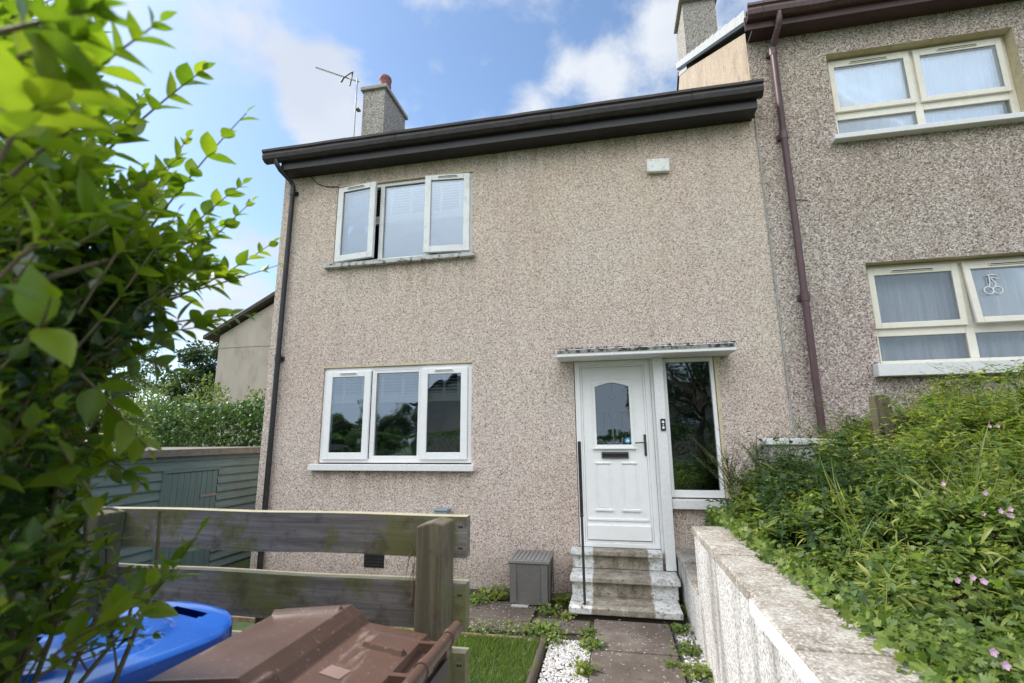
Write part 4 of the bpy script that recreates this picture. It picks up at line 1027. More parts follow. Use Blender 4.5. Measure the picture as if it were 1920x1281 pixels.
b.build('roof', M['tile'], dh)
b = MB(); b.box(-16.64, -8.6, 11.98, 11.999, 3.90, 3.94); b.build('render_band', M['cement'], dh)

# ================================================================== FOLIAGE
rng = np.random.default_rng(11)
def rdir(n, zb=0.0):
    d = rng.normal(size=(n, 3)); d[:, 2] += zb; return norm(d)
def clump_leaves(name, centers, rads, per, size, tpl, mat, parent, squash=.8, up=.4):
    P = []; 
    for c, r in zip(centers, rads):
        d = rdir(per) * (rng.random((per, 1)) ** .45) * r; d[:, 2] *= squash; P.append(np.array(c) + d)
    P = np.concatenate(P); n = len(P)
    return leaves(name, P, rdir(n), norm(rdir(n) + np.array([0, 0, up * 2])), size * (.6 + .8 * rng.random(n)), tpl, mat, parent)
def tree(name, base, h, rx, rz, label, cat, mat, nclump, per, lsize, group=None, seed=1, parent_kind=None, tpl='simple', trunk_r=.12):
    t = empty(name, base, label, cat, group); base = np.array(base, float); cz = base[2] + h - rz; rr = np.random.default_rng(seed)
    cs = []; rs = []
    while len(cs) < nclump:
        d = rr.normal(size=3); d /= np.linalg.norm(d); q = rr.random() ** .4
        p = np.array([base[0], base[1], cz]) + d * q * np.array([rx, rx, rz]) * (1 + .22 * math.sin(3 * math.atan2(d[1], d[0]) + seed) + .15 * rr.normal())
        if p[2] > base[2] + .3: cs.append(p); rs.append(rx * (.16 + .16 * rr.random()))
    b = MB(); b.tube([base, base + (0.05, 0, h * .35), (base[0], base[1], cz)], [trunk_r, trunk_r * .8, trunk_r * .5], 8)
    for c in cs[:14]:
        m_ = (np.array([base[0], base[1], base[2] + h * .3]) * .5 + c * .5) + rr.normal(size=3) * .1 * rx
        b.tube([(base[0], base[1], base[2] + h * (.25 + .3 * rr.random())), m_, c], [trunk_r * .5, trunk_r * .3, trunk_r * .1], 5)
    b.build('trunk', M['bark'], t)
    clump_leaves('crown', cs, rs, per, lsize, tpl, mat, t)
    return t
def hedge(name, x0, x1, y0, y1, z0, z1, label, mat, n, size, tpl='simple', wob=.18):
    t = empty(name, ((x0 + x1) / 2, (y0 + y1) / 2, z0), label, 'hedge')
    P = np.stack([x0 + (x1 - x0) * rng.random(n), y0 + (y1 - y0) * rng.random(n), z0 + (z1 - z0) * rng.random(n) ** .7], 1)
    # push most to the faces
    f = rng.integers(0, 3, n); P[f == 0, 0] = np.where(rng.random((f == 0).sum()) < .7, x1, x0); P[f == 1, 2] = z1; P[f == 2, 1] = np.where(rng.random((f == 2).sum()) < .7, y0, y1)
    wv = wob * (np.sin(P[:, 1] * 2.3 + P[:, 2] * 1.7) + np.sin(P[:, 1] * 5.1 + P[:, 0] * 3.0) * .6 + .6 * rng.normal(size=n))
    P += norm(P - np.array([(x0 + x1) / 2, (y0 + y1) / 2, (z0 + z1) / 2])) * wv[:, None]
    leaves('foliage', P, rdir(n), norm(rdir(n) + np.array([.6, -.4, 1.2])), size * (.6 + .8 * rng.random(n)), tpl, mat, t)
    b = MB()
    for i in range(14):
        x = x0 + (x1 - x0) * (.3 + .4 * rng.random()); y = y0 + (y1 - y0) * (i + .5) / 14; b.tube([(x, y, z0 - .2), (x + .1 * rng.normal(), y + .1 * rng.normal(), z1 - .25)], [.03, .01], 5)
    b.build('stems', M['bark'], t)
    return t
hedge('clipped_hedge', -9.2, -6.2, 2.7, 10.0, -2.3, .58, 'dark glossy hedge rising directly behind the shed roof', M['bghedge'], 42000, .085)
tree('light_shrub', (-8.2, 6.5, -2.0), 3.75, 1.25, 1.3, 'loose pale green shrub behind the hedge, in front of the distant gable', 'shrub', M['bgshrub'], 60, 110, .10, seed=3)
tree('round_shrub', (-6.15, 3.6, -2.0), 2.35, .50, .7, 'bright yellow-green bush peeping out at the house corner', 'shrub', M['privet_young'], 20, 90, .08, seed=5)
tree('background_tree', (-25.5, 22, -3), 9.6, 3.0, 3.6, 'dark green tree beside the distant gable, taller of two', 'tree', M['bgtree'], 90, 170, .26, seed=7, trunk_r=.3, group='trees beyond the shed')
tree('background_tree', (-31.5, 21, -3), 9.2, 3.4, 3.8, 'paler grey-green tree left of the dark one, beyond the shed', 'tree', M['willow'], 80, 130, .24, seed=8, trunk_r=.3, group='trees beyond the shed')
tree('background_tree', (-12.5, 6.2, -2.2), 3.9, 2.0, 1.6, 'yellow-green garden tree rising behind the left end of the shed', 'tree', M['bgshrub'], 70, 120, .11, seed=9, group=None)

# opposite side of the street, seen only as reflections
op = empty('opposite_house', (-12, -34, -1.6), 'brown rendered house across the street, mirrored in the lower window', 'house')
b = MB(); b.box(-17, -8, -44, -34, -2, 3.0); b.add([(-17, -34, 3.0), (-8, -34, 3.0), (-12.5, -34, 5.4)], [(0, 1, 2)]); b.build('wall', M['pink_render'], op, fix=False)
b = MB(); b.add([(-17.5, -33.6, 2.8), (-12.5, -33.6, 5.6), (-12.5, -44, 5.6), (-17.5, -44, 2.8)], [(0, 1, 2, 3)]); b.add([(-12.5, -33.6, 5.6), (-7.5, -33.6, 2.8), (-7.5, -44, 2.8), (-12.5, -44, 5.6)], [(0, 1, 2, 3)]); b.build('roof', M['tile'], op, fix=False)
b = MB(); b.box(-11, -9.4, -33.98, -33.9, .6, 1.8); b.build('window', M['upvc'], op)
op = empty('opposite_house', (7, -36, -1.6), 'pinkish house across the street, mirrored in the tall side window', 'house')
b = MB(); b.box(2, 14, -44, -36, -2, 2.7); b.build('wall', M['pink_render'], op)
b = MB(); b.prism([(-35.6, 2.6), (-40, 5.0), (-44.4, 2.6)], 'x', 1.7, 14.3); b.build('roof', M['tile'], op)
b = MB(); b.box(5.6, 7.0, -35.98, -35.9, .9, 2.0); b.build('window', M['upvc'], op)
for i, (x, y, h, rx, lb) in enumerate(((-18.5, -32, 4.3, 2.6, 'bushy'), (-23.2, -33, 3.6, 2.0, 'low'), (-27, -30, 3.9, 2.4, 'wide'), (3.8, -17, 8.5, 3.0, 'tall dark'))):
    tree('street_tree', (x, y, -1.7), h, rx, h * .42, lb + ' tree across the street, seen only mirrored in glass', 'tree', M['willow'] if i != 3 else M['bgtree'], 70, 260, .16 if i != 3 else .12, seed=20 + i, group='trees across the street', trunk_r=.2)
hedge('street_hedge', -34, 16, -26, -24.5, -1.7, .2, 'long garden hedge across the street, seen only mirrored in glass', M['bghedge'], 30000, .16)

# ------------------------------------------------------------ privet hedge beside the camera
pv = empty('privet_hedge', (-1.3, -5.0, -1.5), 'big leafy privet hedge filling the left side, yellow-green shoots reaching over the fence', 'hedge')
LP, LD, LN, LS, LM = [], [], [], [], []
stems = MB()
def shoot(p0, p1, sag, lsize, npairs, young, r0=.0022, start=.12, seed=0):
    rr = np.random.default_rng(seed); p0 = np.array(p0); p1 = np.array(p1); L = np.linalg.norm(p1 - p0)
    mid = (p0 + p1) / 2 + np.array([0, 0, sag * L]) + rr.normal(size=3) * .03 * L
    Q = lambda t: (1 - t) ** 2 * p0 + 2 * t * (1 - t) * mid + t * t * p1
    ts = np.linspace(0, 1, 7); stems.tube([Q(t) for t in ts], list(np.linspace(r0, r0 * .35, 7)), 5, cap=False)
    ph = rr.random() * 6
    for i in range(npairs):
        t = start + (1 - start) * (i + .5) / npairs; p = Q(t); ax = norm(Q(min(1, t + .03)) - Q(t - .03))
        a = norm(np.cross(ax, np.array([0.03, .02, 1]))); c = np.cross(ax, a)
        s = lsize * (1 - .55 * t ** 3) * (.8 + .4 * rr.random()); ang = ph + i * 1.45
        for k in (0, math.pi):
            if rr.random() < .08: continue
            side = math.cos(ang + k) * a + math.sin(ang + k) * c
            d = norm(ax * (.45 + .5 * t) + side * (.9 - .3 * t) + rr.normal(size=3) * .16)
            nrm = norm(np.array([0, 0, 1.0]) + .5 * ax + rr.normal(size=3) * .38)
            LP.append(p); LD.append(d); LN.append(nrm); LS.append(s * (.85 + .3 * rr.random())); LM.append(0 if young else 1)
    LP.append(Q(1)); LD.append(norm(Q(1) - Q(.93))); LN.append(norm(np.array([0, 0, 1.]) + rr.normal(size=3) * .3)); LS.append(lsize * .45); LM.append(0 if young else 1)
# leading shoots (base pixel, tip pixel, distances)
SHO = [((215, 520, .95), (462, 212, .98), .06, .052, 7), ((150, 330, .80), (380, 132, .80), .10, .050, 7), ((60, 230, .55), (300, 40, .58), .03, .045, 6), ((20, 330, .50), (200, 210, .52), .04, .046, 6),
       ((240, 560, .95), (455, 345, 1.0), .05, .046, 9), ((280, 590, 1.0), (472, 378, 1.05), .02, .040, 9), ((230, 600, 1.0), (512, 455, 1.1), .04, .045, 11), ((300, 560, 1.05), (520, 498, 1.1), -.02, .035, 3),
       ((250, 620, .95), (470, 590, 1.0), .08, .045, 8), ((200, 640, .9), (400, 610, .95), .06, .048, 7), ((150, 700, .7), (275, 840, .72), .12, .052, 4), ((200, 660, .8), (330, 700, .85), .10, .045, 6),
       ((130, 820, .8), (275, 915, .85), .05, .042, 7), ((180, 880, .8), (240, 850, .82), .05, .042, 4), ((235, 1175, .85), (378, 990, .88), -.03, .045, 6), ((160, 1180, .75), (322, 1080, .8), .05, .047, 5),
       ((100, 1230, .7), (270, 1150, .72), .15, .055, 4), ((60, 1281, .7), (215, 1170, .75), .10, .05, 5), ((60, 1180, .85), (250, 1090, .9), .06, .034, 6), ((40, 1100, .85), (235, 1010, .9), .08, .036, 7), ((90, 1260, .85), (300, 1190, .9), .12, .032, 6), ((30, 1020, .8), (215, 940, .85), .08, .036, 7), ((0, 1240, .8), (150, 1120, .85), .10, .036, 6), ((0, 930, .75), (170, 850, .8), .06, .038, 6), ((120, 1100, .9), (290, 1060, .95), .04, .030, 6), ((10, 120, .42), (150, 60, .42), .04, .045, 5), ((0, 300, .40), (140, 150, .42), .05, .047, 5),
       ((0, 60, .38), (180, 15, .40), .0, .045, 5), ((100, 400, .75), (260, 200, .78), .05, .046, 8), ((120, 480, .8), (330, 300, .85), .05, .046, 9), ((200, 470, .9), (350, 260, .95), .03, .046, 8),
       ((40, 480, .5), (190, 390, .52), .06, .046, 6), ((60, 640, .5), (95, 560, .46), .0, .050, 2), ((150, 560, .8), (300, 430, .85), .05, .045, 9), ((180, 600, .85), (400, 500, .95), .05, .045, 10),
       ((0, 520, .5), (110, 420, .5), .08, .048, 5), ((40, 400, .6), (180, 300, .6), .08, .046, 7), ((230, 500, 1.0), (420, 420, 1.05), .03, .042, 9), ((260, 540, 1.0), (440, 520, 1.08), .03, .042, 9)]
for i, (a, c, sag, ls, n_) in enumerate(SHO): shoot(at(*a), at(*c), sag, ls * (1.18 if a[1] < 1000 else 1.35 if c[1] < 1000 else .95), n_, True, seed=i, r0=.0026)
BX = [0, 60, 130, 200, 300, 350, 460, 500, 560, 600, 700, 760, 850, 900, 960, 1000, 1060, 1130, 1200, 1281, 1500]
BY = [270, 260, 270, 290, 330, 370, 420, 420, 400, 360, 270, 235, 235, 240, 215, 220, 230, 200, 150, 110, 100]
def bound(py): return np.interp(py, BX, BY)
i = 0; cnt = 0
while cnt < 760 and i < 9000:
    i += 1; rr = np.random.default_rng(1000 + i)
    y = rr.uniform(-.02, 1.12) * 1281; inner = rr.random()
    px = rr.uniform(-260, 1) * 1.0 + (bound(y)) * rr.random() ** .8 * 1.15
    if px > bound(y) - 12: continue
    if y < 300 and rr.random() < .62: continue
    if y > 1080 and px > 60 and rr.random() < .72: continue
    d = rr.uniform(.50, 1.15) if px < 120 else rr.uniform(.75, 1.15)
    tip = at(px, y, d)
    szf = .95 if d < .7 else 1.0
    if tip[2] < -1.3 or tip[1] > -4.55: continue
    ln = rr.uniform(.14, .30); back = norm(np.array([-.75 + .3 * rr.normal(), -.1 + .35 * rr.normal(), -.75 + .35 * rr.normal()]))
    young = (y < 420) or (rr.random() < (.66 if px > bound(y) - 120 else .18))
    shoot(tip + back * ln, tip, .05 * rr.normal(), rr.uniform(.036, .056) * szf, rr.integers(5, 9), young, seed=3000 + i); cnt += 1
# inner mass of mature leaves in the body of the hedge
n = 13000; PP = []
while len(PP) < n:
    px = rng.uniform(-300, 300); py = rng.uniform(390, 1400)
    lim = bound(py) - 95 - (130 if py > 1060 else 0) - (90 if py < 470 else 0)
    if px > lim: continue
    if py > 1090 and px > 20 and rng.random() < .7: continue
    p = at(px, py, rng.uniform(.85, 1.35))
    if p[1] > -4.5: continue
    PP.append(p)
PP = np.array(PP)
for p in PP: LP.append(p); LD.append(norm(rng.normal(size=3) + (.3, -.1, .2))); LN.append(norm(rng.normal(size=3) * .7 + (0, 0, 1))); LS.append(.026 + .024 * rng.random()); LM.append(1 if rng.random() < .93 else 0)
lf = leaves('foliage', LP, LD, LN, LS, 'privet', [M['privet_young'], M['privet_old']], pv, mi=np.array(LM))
# woody stems of the hedge
for i in range(16):
    x = -1.35 + .55 * rng.random(); y = -5.3 + .6 * rng.random(); q = np.array([x, y, -1.5]); pts = [q]
    for k in range(6): q = q + np.array([.045 * rng.normal(), .045 * rng.normal(), .30]); pts.append(q)
    if pix(pts[4])[0] > 110 or pix(pts[2])[0] > 110: continue
    stems.tube(pts, list(np.linspace(.011, .003, 7)), 6, cap=False)
for (a, c) in (((210, 1290, .95), (300, 960, 1.0)), ((120, 1290, .9), (200, 1000, .95)), ((150, 1281, .9), (250, 1120, .95)), ((0, 545, .6), (250, 480, .9)), ((60, 1290, .85), (170, 840, .95)), ((0, 250, .5), (180, 235, .6))):
    stems.tube([at(*a), (at(*a) + at(*c)) / 2 + .02, at(*c)], [.005, .004, .003], 6, cap=False)
stems.build('branches', M['stem'], pv, fix=False)

# ------------------------------------------------------------ bank vegetation on the right
def ztop(x, y):
    """height of the weeds' surface over the bank"""
    a = np.clip(x - .86, 0, 4)
    t = np.clip((y + 4.0) / 2.6, 0, 1); t = t * t * (3 - 2 * t)
    rise = (.15 + .29 * t) * np.minimum(a, 2.1) + .10 * t * np.clip(a - .15, 0, .4)
    lump = .07 * np.sin(x * 4.1 + y * 2.2) + .05 * np.sin(x * 7.7 - y * 5.3 + 1) + .04 * np.sin(y * 11 + x * 3) + .04 * np.sin(x * 17 + 2 * np.sin(y * 6)) * np.sin(y * 14 + x * 5)
    rise = rise + .21 * np.exp(-((x - 1.50) / .38) ** 2 - ((y + .80) / .48) ** 2)
    return -.72 + rise + lump * np.clip(a * 2.5, .15, 1) - .30 * np.clip(y + .55, 0, .6) * (a < 1)
noise2 = lambda P, f, s: np.sin(P[:, 0] * f + s) * np.sin(P[:, 1] * f * 1.3 + 2 * s) + .5 * np.sin(P[:, 0] * f * 2.1 + P[:, 1] * f * 1.7 + s)
def bank_points(n, xr, yr, depth, keep=None):
    P = np.stack([rng.uniform(*xr, n), rng.uniform(*yr, n)], 1)
    hole = np.clip(noise2(P, 6.3, 1.7) + .6 * noise2(P, 13., .4), -1.2, .0)
    z = ztop(P[:, 0], P[:, 1]) - depth * rng.random(n) ** 1.6 + .13 * hole
    P = np.column_stack([P, z]); P = P[P[:, 2] > bankz(P[:, 0], P[:, 1]) - .02]
    if keep is not None: P = P[keep(P)]
    return P
veg_n = lambda P: norm(rdir(len(P)) * .85 + np.array([-.35, -.35, 1.0]))
dark_zone = lambda P: np.exp(-(((P[:, 0] - 1.60) / .55) ** 2 + ((P[:, 1] + 1.50) / .75) ** 2))
fine_zone = lambda P: np.clip((P[:, 0] - 1.55) / .7, 0, 1) * np.clip((P[:, 1] + 3.1) / 1.0, 0, 1)
def rosettes(name, cen, rad, per, size, tpl, mat):
    k = np.repeat(np.arange(len(cen)), per); n = len(k); d = rdir(n, .9); d[:, 2] = np.abs(d[:, 2]) * .9 + .05
    q = rng.random((n, 1)) ** .5; R_ = np.asarray(rad)[k][:, None]; P = cen[k] + d * q * R_; P[:, 2] -= R_[:, 0] * .45
    D = norm(d * np.array([1, 1, .15]) + .5 * rdir(n)); Nn = norm(d * .8 + np.array([-.15, -.15, .8]) + .35 * rdir(n))
    S = np.asarray(size)[k] * (.55 + .7 * rng.random(n))
    return tag(leaves(name, P, D, Nn, S, tpl, mat), kind='stuff')
P = bank_points(3400, (.86, 3.4), (-4.75, -.10), .10, lambda P: rng.random(len(P)) > (.97 * dark_zone(P) + .80 * fine_zone(P)))
near = np.clip((P[:, 0] - .86) / .25, .35, 1)
rosettes('ground_cover', P, (.05 + .09 * rng.random(len(P))) * near, 26, (.026 + .034 * rng.random(len(P)) ** 1.5) * (.6 + .4 * near), 'lobed', M['cover'])
P = bank_points(520, (.95, 3.4), (-3.6, -.2), .05, lambda P: rng.random(len(P)) < .45 * (1 - .8 * dark_zone(P)))
rosettes('broad_leaved_weeds', P + np.array([0, 0, .04]), .07 + .09 * rng.random(len(P)), 16, .038 + .028 * rng.random(len(P)), 'broad', M['nettle2'])
P = bank_points(2600, (.95, 3.6), (-3.4, -.1), .10, lambda P: rng.random(len(P)) < .12 + .9 * fine_zone(P) * (1 - .9 * dark_zone(P)))
rosettes('willowy_weeds', P + np.array([0, 0, .05]), .04 + .06 * rng.random(len(P)), 22, .05 + .05 * rng.random(len(P)), 'thin', M['fine'])
P = bank_points(16000, (.95, 3.6), (-3.3, -.1), .40, lambda P: rng.random(len(P)) < fine_zone(P) * (1 - .9 * dark_zone(P)))
P[:, 2] += .05 * rng.random(len(P))
tag(leaves('fine_leaved_weeds', P, norm(rdir(len(P)) + np.array([0, 0, .5])), veg_n(P), .022 + .04 * rng.random(len(P)), 'simple', M['fine']), kind='stuff')
P = bank_points(9000, (.95, 3.6), (-3.6, -.1), .25, lambda P: rng.random(len(P)) < .15 + fine_zone(P))
tag(leaves('tangled_grass', P, norm(rdir(len(P)) * .8 + np.array([0, 0, .7])), rdir(len(P)), .06 + .09 * rng.random(len(P)), 'blade', M['fine']), kind='stuff')
# spill over the coping
P = np.column_stack([.80 + .12 * rng.random(900), rng.uniform(-4.6, -.9, 900), -.69 + .07 * rng.random(900)])
tag(leaves('creeping_growth', P, norm(rdir(900) + np.array([-.3, 0, -.1])), veg_n(P), .025 + .03 * rng.random(900), 'lobed', M['cover']), kind='stuff')

def stalk(name, base, h, lean, label, cat, leaf, mat, lsize, nper, group=None, seed=0, stem='stem_green', flower=None, branch=0, droop=0, r=.004):
    rr = np.random.default_rng(seed); t = empty(name, base, label, cat, group); b = MB(); P, D, NN, S = [], [], [], []
    base = np.array(base, float); tops = []
    paths = [(base, h, np.array(lean, float), r)]
    for k in range(branch):
        q = .35 + .5 * rr.random(); a = rr.random() * 6.28; paths.append((base + np.array([lean[0], lean[1], 1]) * h * q * np.array([q, q, 1]), h * (1 - q) * (.8 + .5 * rr.random()), np.array([lean[0] + .8 * math.cos(a), lean[1] + .8 * math.sin(a)]), r * .6))
    for (p0, hh, ln, r_) in paths:
        Q = lambda u: p0 + np.array([ln[0] * hh * u ** 1.5, ln[1] * hh * u ** 1.5, hh * (u - droop * u * u)])
        b.tube([Q(u) for u in np.linspace(0, 1, 6)], list(np.linspace(r_, r_ * .3, 6)), 5, cap=False); m_ = max(3, int(nper * hh / h)); tops.append(Q(1))
        for i in range(m_):
            u = .12 + .88 * i / m_; a = i * 2.4 + rr.random()
            for kk in (0, math.pi):
                P.append(Q(u)); D.append(norm(np.array([math.cos(a + kk), math.sin(a + kk), .25 + .3 * rr.normal()]))); NN.append(norm(np.array([0, 0, 1.]) + .3 * rr.normal(size=3))); S.append(lsize * (1 - .55 * u) * (.75 + .5 * rr.random()))
    b.build('stem', M[stem], t, fix=False); leaves('foliage', P, D, NN, S, leaf, mat, t)
    if flower:
        for tp in tops:
            fb = MB(); c = tp + rr.normal(size=3) * .004
            for j in range(5):
                a = j * 1.2566; d = norm(np.array([math.cos(a), -.4 + .2 * math.sin(a), math.sin(a)])); s = np.array([-math.sin(a), .1, math.cos(a)]); fb.add([c, c + d * .008 + s * .006, c + d * .014, c + d * .008 - s * .006], [(0, 1, 2, 3)])
            fb.build('flower', flower, t, fix=False)
    return t
def zb(x, y): return float(bankz(x, y))
# nettles: dark patch
WH = ['front', 'middle', 'back']
k = 0
desc = ['nearest the coping', 'leaning toward the path', 'at the dark heart of the patch', 'by the capped wall', 'with drooping top', 'half hidden behind others', 'under the old post', 'thin and upright', 'spreading wide', 'low and dense', 'right of the dark patch', 'tallest of the patch', 'between ground cover and nettles', 'leaning right']
for k in range(95):
    rr = np.random.default_rng(70 + k); x = 1.62 + .30 * rr.normal(); y = -1.50 + .42 * rr.normal()
    if x < 1.0 or y > -.3: continue
    z0 = zb(x, y); h = float(ztop(x, y)) - z0 + .12 + .20 * rr.random()
    stalk('nettle', (x, y, z0), h, (.12 * rr.normal() - .05, -.10 + .1 * rr.normal()), 'dark green nettle stalk in the dark-leaved patch beyond the long coping', 'weed', 'broad', M['nettle'], .105, 13, 'nettles on the bank', seed=k, stem='stem_green')
# tall weeds standing above the mass
TW = [(2.35, -.95, .62, (.05, -.05)), (2.62, -1.25, .55, (.1, 0)), (2.9, -1.1, .60, (-.06, 0)), (3.1, -1.3, .55, (.02, .05)), (2.05, -1.05, .45, (-.1, 0)), (2.2, -1.6, .42, (.1, .05)), (2.75, -1.7, .45, (0, 0)), (1.85, -1.0, .35, (-.15, 0)), (2.48, -.75, .68, (.12, 0)), (1.6, -.75, .32, (-.1, 0)), (3.3, -.9, .60, (.0, 0)), (2.0, -2.0, .35, (.1, 0))]
dtw = ['yellowish leafy weed under the sill of the neighbour window', 'tall weed in front of the lower neighbour window', 'airy green weed reaching the neighbour sill', 'weed touching the right edge of the picture', 'short leafy weed beside the old post', 'bushy weed right of the nettles', 'pale weed amid the bright tangle', 'weed before the maroon downpipe foot', 'tallest weed, curling above the sill', 'small weed by the capped wall', 'far weed against the neighbour wall', 'low pale weed at the middle of the bank']
for k, (x, y, h, ln) in enumerate(TW):
    z0 = float(ztop(x, y)) - .30; stalk('tall_weed', (x, y, z0), h, ln, dtw[k], 'weed', 'thin' if k % 3 else 'simple', M['fine'], .085 if k % 3 else .055, 16, 'tall weeds on the bank', seed=200 + k, branch=4)
# many wispy stalks rising through the tangle
for k in range(230):
    rr = np.random.default_rng(900 + k); x = rr.uniform(1.25, 3.4); y = rr.uniform(-3.0, -.45)
    if rr.random() > .25 + fine_zone(np.array([[x, y, 0]]))[0]: continue
    z0 = float(ztop(x, y)) - .28; h = rr.uniform(.36, .62) + (.18 if k % 5 == 0 else 0)
    stalk('wispy_weed', (x, y, z0), h, (.35 * rr.normal(), .25 * rr.normal()), 'thin arching weed stalk rising through the bright tangle on the bank', 'weed', ('thin', 'simple', 'simple', 'broad')[k % 4], M['fine'] if k % 3 else M['cover'], (.075, .045, .035, .06)[k % 4], 14, 'wispy weeds on the bank', seed=900 + k, branch=3, r=.0025, droop=.15)
# reed-like blades in front of the sill
def tuft(name, base, n, L, label, mat, spread=.5, group=None, seed=0, cat='grass tuft', up=1.0, tpl='blade'):
    rr = np.random.default_rng(seed); b_ = np.array(base); P = b_ + rr.normal(size=(n, 3)) * np.array([.03, .03, 0]) * spread * 2
    D = norm(np.column_stack([rr.normal(size=n) * spread, rr.normal(size=n) * spread, up * np.ones(n)])); o = leaves(name, P, D, norm(rr.normal(size=(n, 3)) + np.array([0, -1, .2])), L * (.6 + .5 * rr.random(n)), tpl, mat)
    return tag(o, label, cat, group)
tuft('reed_tuft', (2.50, -1.3, float(ztop(2.5, -1.3)) - .12), 7, .34, 'broad bright blades crossing the lower neighbour window sill', M['grass'], .38, seed=2, cat='grass tuft', tpl='reed')
tuft('grass_tuft', (1.45, -2.25, float(ztop(1.45, -2.25)) - .12), 14, .50, 'long arching grass over the middle of the bank', M['fine'], .9, seed=4)
tuft('grass_tuft', (1.80, -2.6, float(ztop(1.8, -2.6)) - .1), 16, .42, 'arching grass near the right edge among pink flowers', M['fine'], .9, seed=5)
tuft('grass_tuft', (1.30, -2.5, float(ztop(1.3, -2.5)) - .08), 12, .3, 'small upright grass sprig above the ground cover', M['grass'], .4, seed=6)
# pink flowers
FL = [(1870, 800, -2.2), (1895, 970, -2.6), (1880, 960, -2.5), (1850, 925, -2.4), (1840, 960, -2.5), (1825, 1085, -2.9), (1845, 1090, -2.9), (1870, 1225, -3.4)]
for k, (px, py, y) in enumerate(FL):
    v = FX + RX * (px - 960) / 900 - UX * (py - 640.5) / 900; tt = .6
    while tt < 5 and (CAM + v * tt)[2] > float(ztop(*(CAM + v * tt)[:2])) + .05: tt += .02
    p = CAM + v * (tt - .05)
    h = .30; stalk('pink_wildflower', (p[0] + .03, p[1], p[2] - h), h, (-.1, 0), 'slender stem topped with tiny pink flowers among the weeds at right', 'wildflower', 'thin', M['fine'], .05, 5, 'pink flowers on the bank', seed=300 + k, flower=M['petal'], branch=1, r=.002)
# twiggy shrub by the side window
for k, (x, y, h, lb) in enumerate(((1.12, -.50, .86, 'twiggy brownish shrub under the side window sill'), (1.34, -.45, .98, 'sparse reddish shrub between side window and capped wall'), (1.20, -.80, .66, 'small leaved bush spilling toward the coping end'), (1.52, -.80, .92, 'green twiggy shrub before the capped wall'))):
    stalk('small_shrub', (x, y, -.98), h, (-.08 + .1 * (k % 2), -.05), lb, 'shrub', 'simple', M['twig_leaf'] if k < 2 else M['cover'], .036, 40, seed=400 + k, branch=26, stem='stem', r=.005)

# ------------------------------------------------------------ lawn, weeds, stones
n = 30000; P = np.column_stack([rng.uniform(-2.6, -.66, n), -1.36 - 2.4 * rng.random(n) ** 1.5, np.full(n, G - .004)])
D = norm(np.column_stack([rng.normal(size=n) * .45, rng.normal(size=n) * .45, np.ones(n)]))
tag(leaves('lawn_grass', P, D, rdir(n), .040 + .045 * rng.random(n), 'lawn', M['grass']), kind='stuff')
def stones(name, n, region, size, mat, zz=G, sq=.6):
    V0 = np.array([(0, 0, 1), (1, 0, 0), (0, 1, 0), (-1, 0, 0), (0, -1, 0), (0, 0, -1)], float); F0 = np.array([(0, 1, 2), (0, 2, 3), (0, 3, 4), (0, 4, 1), (5, 2, 1), (5, 3, 2), (5, 4, 3), (5, 1, 4)])
    P = np.column_stack([rng.uniform(region[0], region[1], n), rng.uniform(region[2], region[3], n), zz + size * .3 * rng.random(n)])
    A = norm(rng.normal(size=(n, 3))); B = norm(np.cross(A, rng.normal(size=(n, 3)))); C_ = np.cross(A, B); s = size * (.5 + .8 * rng.random((n, 1)))
    Mx = np.stack([A * s, B * s * (.6 + .4 * rng.random((n, 1))), C_ * s * (.5 + .4 * rng.random((n, 1)))], 1)
    V = np.einsum('vk,nkc->nvc', V0, Mx); V *= np.array([1, 1, sq]); V += P[:, None]
    return tag(fastmesh(name, V.reshape(-1, 3), (F0[None] + (np.arange(n) * 6)[:, None, None]).reshape(-1, 3), mat, smooth=False), kind='stuff')
stones('white_chippings', 9500, (-.575, -.245, -3.4, -1.24), .0115, M['peb_white'], G + .003)
stones('grey_chippings', 1800, (.43, .598, -4.0, -.80), .020, M['peb_grey'], G + .003)
stones('scattered_stones', 90, (-.23, .40, -3.0, -.80), .007, M['peb_white'], G + .022)
stones('scattered_grit', 60, (-1.6, -.30, -1.15, -.5), .007, M['peb_white'], G + .024)
b = MB(); b.box(-4.4, -.80, -1.345, -1.305, G - .05, G + .035); tag(b.build('edging_board', M['edging'], bevel=.006), 'thin sawn timber board edging the far side of the lawn', 'edging')
b = MB()
yy = -1.28
rr = random.Random(4)
b.tube([(-.625 + .008 * rr.random(), yy - .25 * k, G + .01) for k in range(12)], .032, 8); tag(b.build('edging_log', M['log']), 'old round timber edging between the lawn and the white chippings', 'edging')
b = MB(); b.box(.421, .431, -4.2, -.80, G - .03, G + .032); tag(b.build('edging_strip', M['dark_pipe']), 'thin black edging strip along the right side of the path', 'edging')
def weed(px, py, n, L, label, mat, sp=.6, seed=0, tpl='lobed', rad=.07, z=G + .01):
    v = FX + RX * (px - 960) / 900 - UX * (py - 640.5) / 900; p = CAM + v * (z / v[2]); rr = np.random.default_rng(seed)
    t = empty('weed_clump', tuple(p), label, 'weed', 'weeds round the path')
    P = p + rr.normal(size=(n, 3)) * np.array([rad, rad, 0]) + np.array([0, 0, 1]) * rr.random((n, 1)) * L * 1.2
    D = norm(np.column_stack([rr.normal(size=(n, 2)), .4 + .3 * rr.normal(size=n)])); leaves('foliage', P, D, norm(rr.normal(size=(n, 3)) * .4 + np.array([0, -.2, 1])), L * (.5 + .6 * rr.random(n)), tpl, mat, t)
    b = MB()
    for q in P[:max(4, n // 8)]: b.tube([(p[0] + .3 * (q[0] - p[0]), p[1] + .3 * (q[1] - p[1]), z - .01), q], [.002, .001], 4, cap=False)
    b.build('stem', M['stem_green'], t, fix=False)
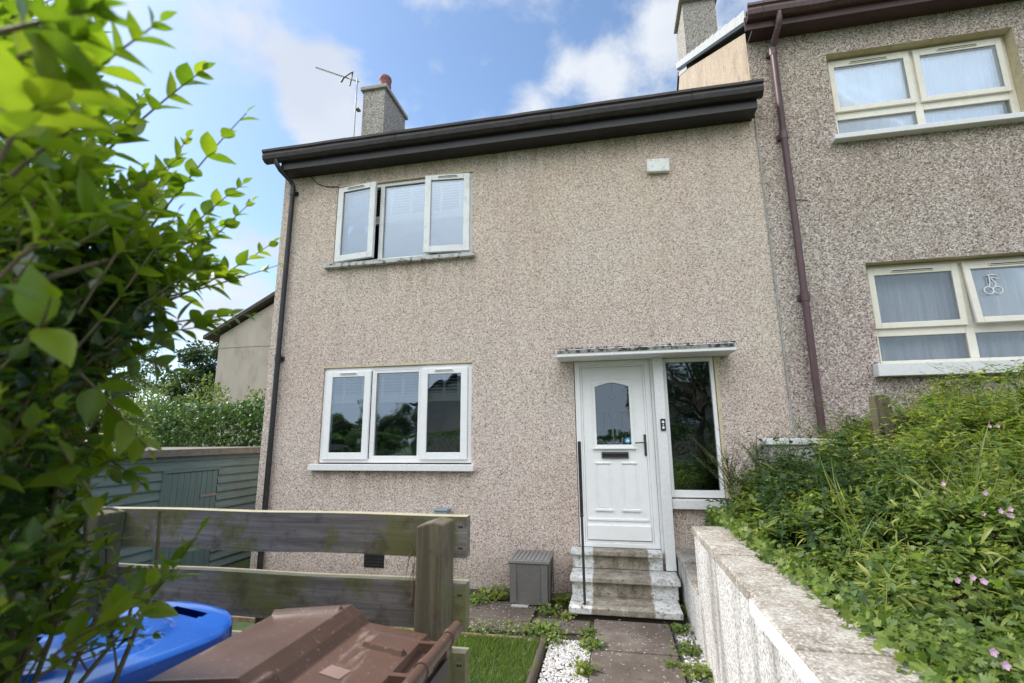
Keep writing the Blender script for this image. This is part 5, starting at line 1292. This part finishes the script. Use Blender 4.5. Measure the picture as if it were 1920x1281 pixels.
WD = [(925, 1122, 260, .055, 'leafy weed clump against the wall left of the grey box', .09), (895, 1130, 120, .05, 'low weed at the wall behind the fence end', .06), (1048, 1075, 200, .06, 'tall weeds between grey box and steps', .05), (1055, 1130, 170, .05, 'weeds at the left foot of the steps', .06),
      (1030, 1150, 90, .045, 'small weeds on the paving before the steps', .06), (1020, 1185, 240, .045, 'spreading weed at the corner of the lawn', .08), (1062, 1160, 60, .04, 'weed in the crack beside the bottom step', .04), (1105, 1190, 90, .035, 'low weeds along the top of the path', .04),
      (1110, 1215, 150, .04, 'weed between chippings and path', .05), (1095, 1262, 120, .045, 'clump of weed at the lower path edge', .035), (960, 1183, 160, .03, 'weeds in the gap behind the lawn board', .10), (900, 1182, 120, .03, 'weeds in the gap near the fence end', .10),
      (1290, 1150, 150, .045, 'weeds at the right foot of the steps', .05), (1275, 1185, 110, .04, 'weeds beside the black edging strip', .04), (1290, 1225, 140, .04, 'weeds among the grey chippings', .05), (1312, 1268, 170, .045, 'larger weed at the bottom of the wall', .05), (1262, 1250, 60, .03, 'tiny weed at the right path edge', .03), (1040, 1205, 80, .035, 'small weed at the top of the white chippings', .05)]
for k, (px, py, n_, L, lb, rad) in enumerate(WD): weed(px, py, n_, L, lb, M['cover'] if k % 3 else M['fine'], seed=500 + k, rad=rad)
P = np.column_stack([rng.uniform(-1.5, .4, 46), rng.uniform(-1.2, -.55, 46), np.full(46, G + .03)]); P[:14, 0] = rng.uniform(-.46, -.24, 14); P[:14, 1] = rng.uniform(-.74, -.6, 14); P[:14, 2] = -1.538
tag(leaves('leaf_litter', P, rdir(46) * np.array([1, 1, .1]), np.tile([0, 0, 1.], (46, 1)) + .2 * rng.normal(size=(46, 3)), .025 + .025 * rng.random(46), 'simple', M['litter']), kind='stuff')
# dry grass caught on the fence post
P = np.column_stack([rng.uniform(-.66, -.64, 14), np.full(14, -4.03), rng.uniform(-.50, -.30, 14)])
tag(leaves('dry_grass_wisp', P, norm(rdir(14) * .35 + np.array([0, 0, -1])), rdir(14), .08 + .08 * rng.random(14), 'blade', M['litter']), 'dry grass strands caught beside the near fence post', 'dry grass')
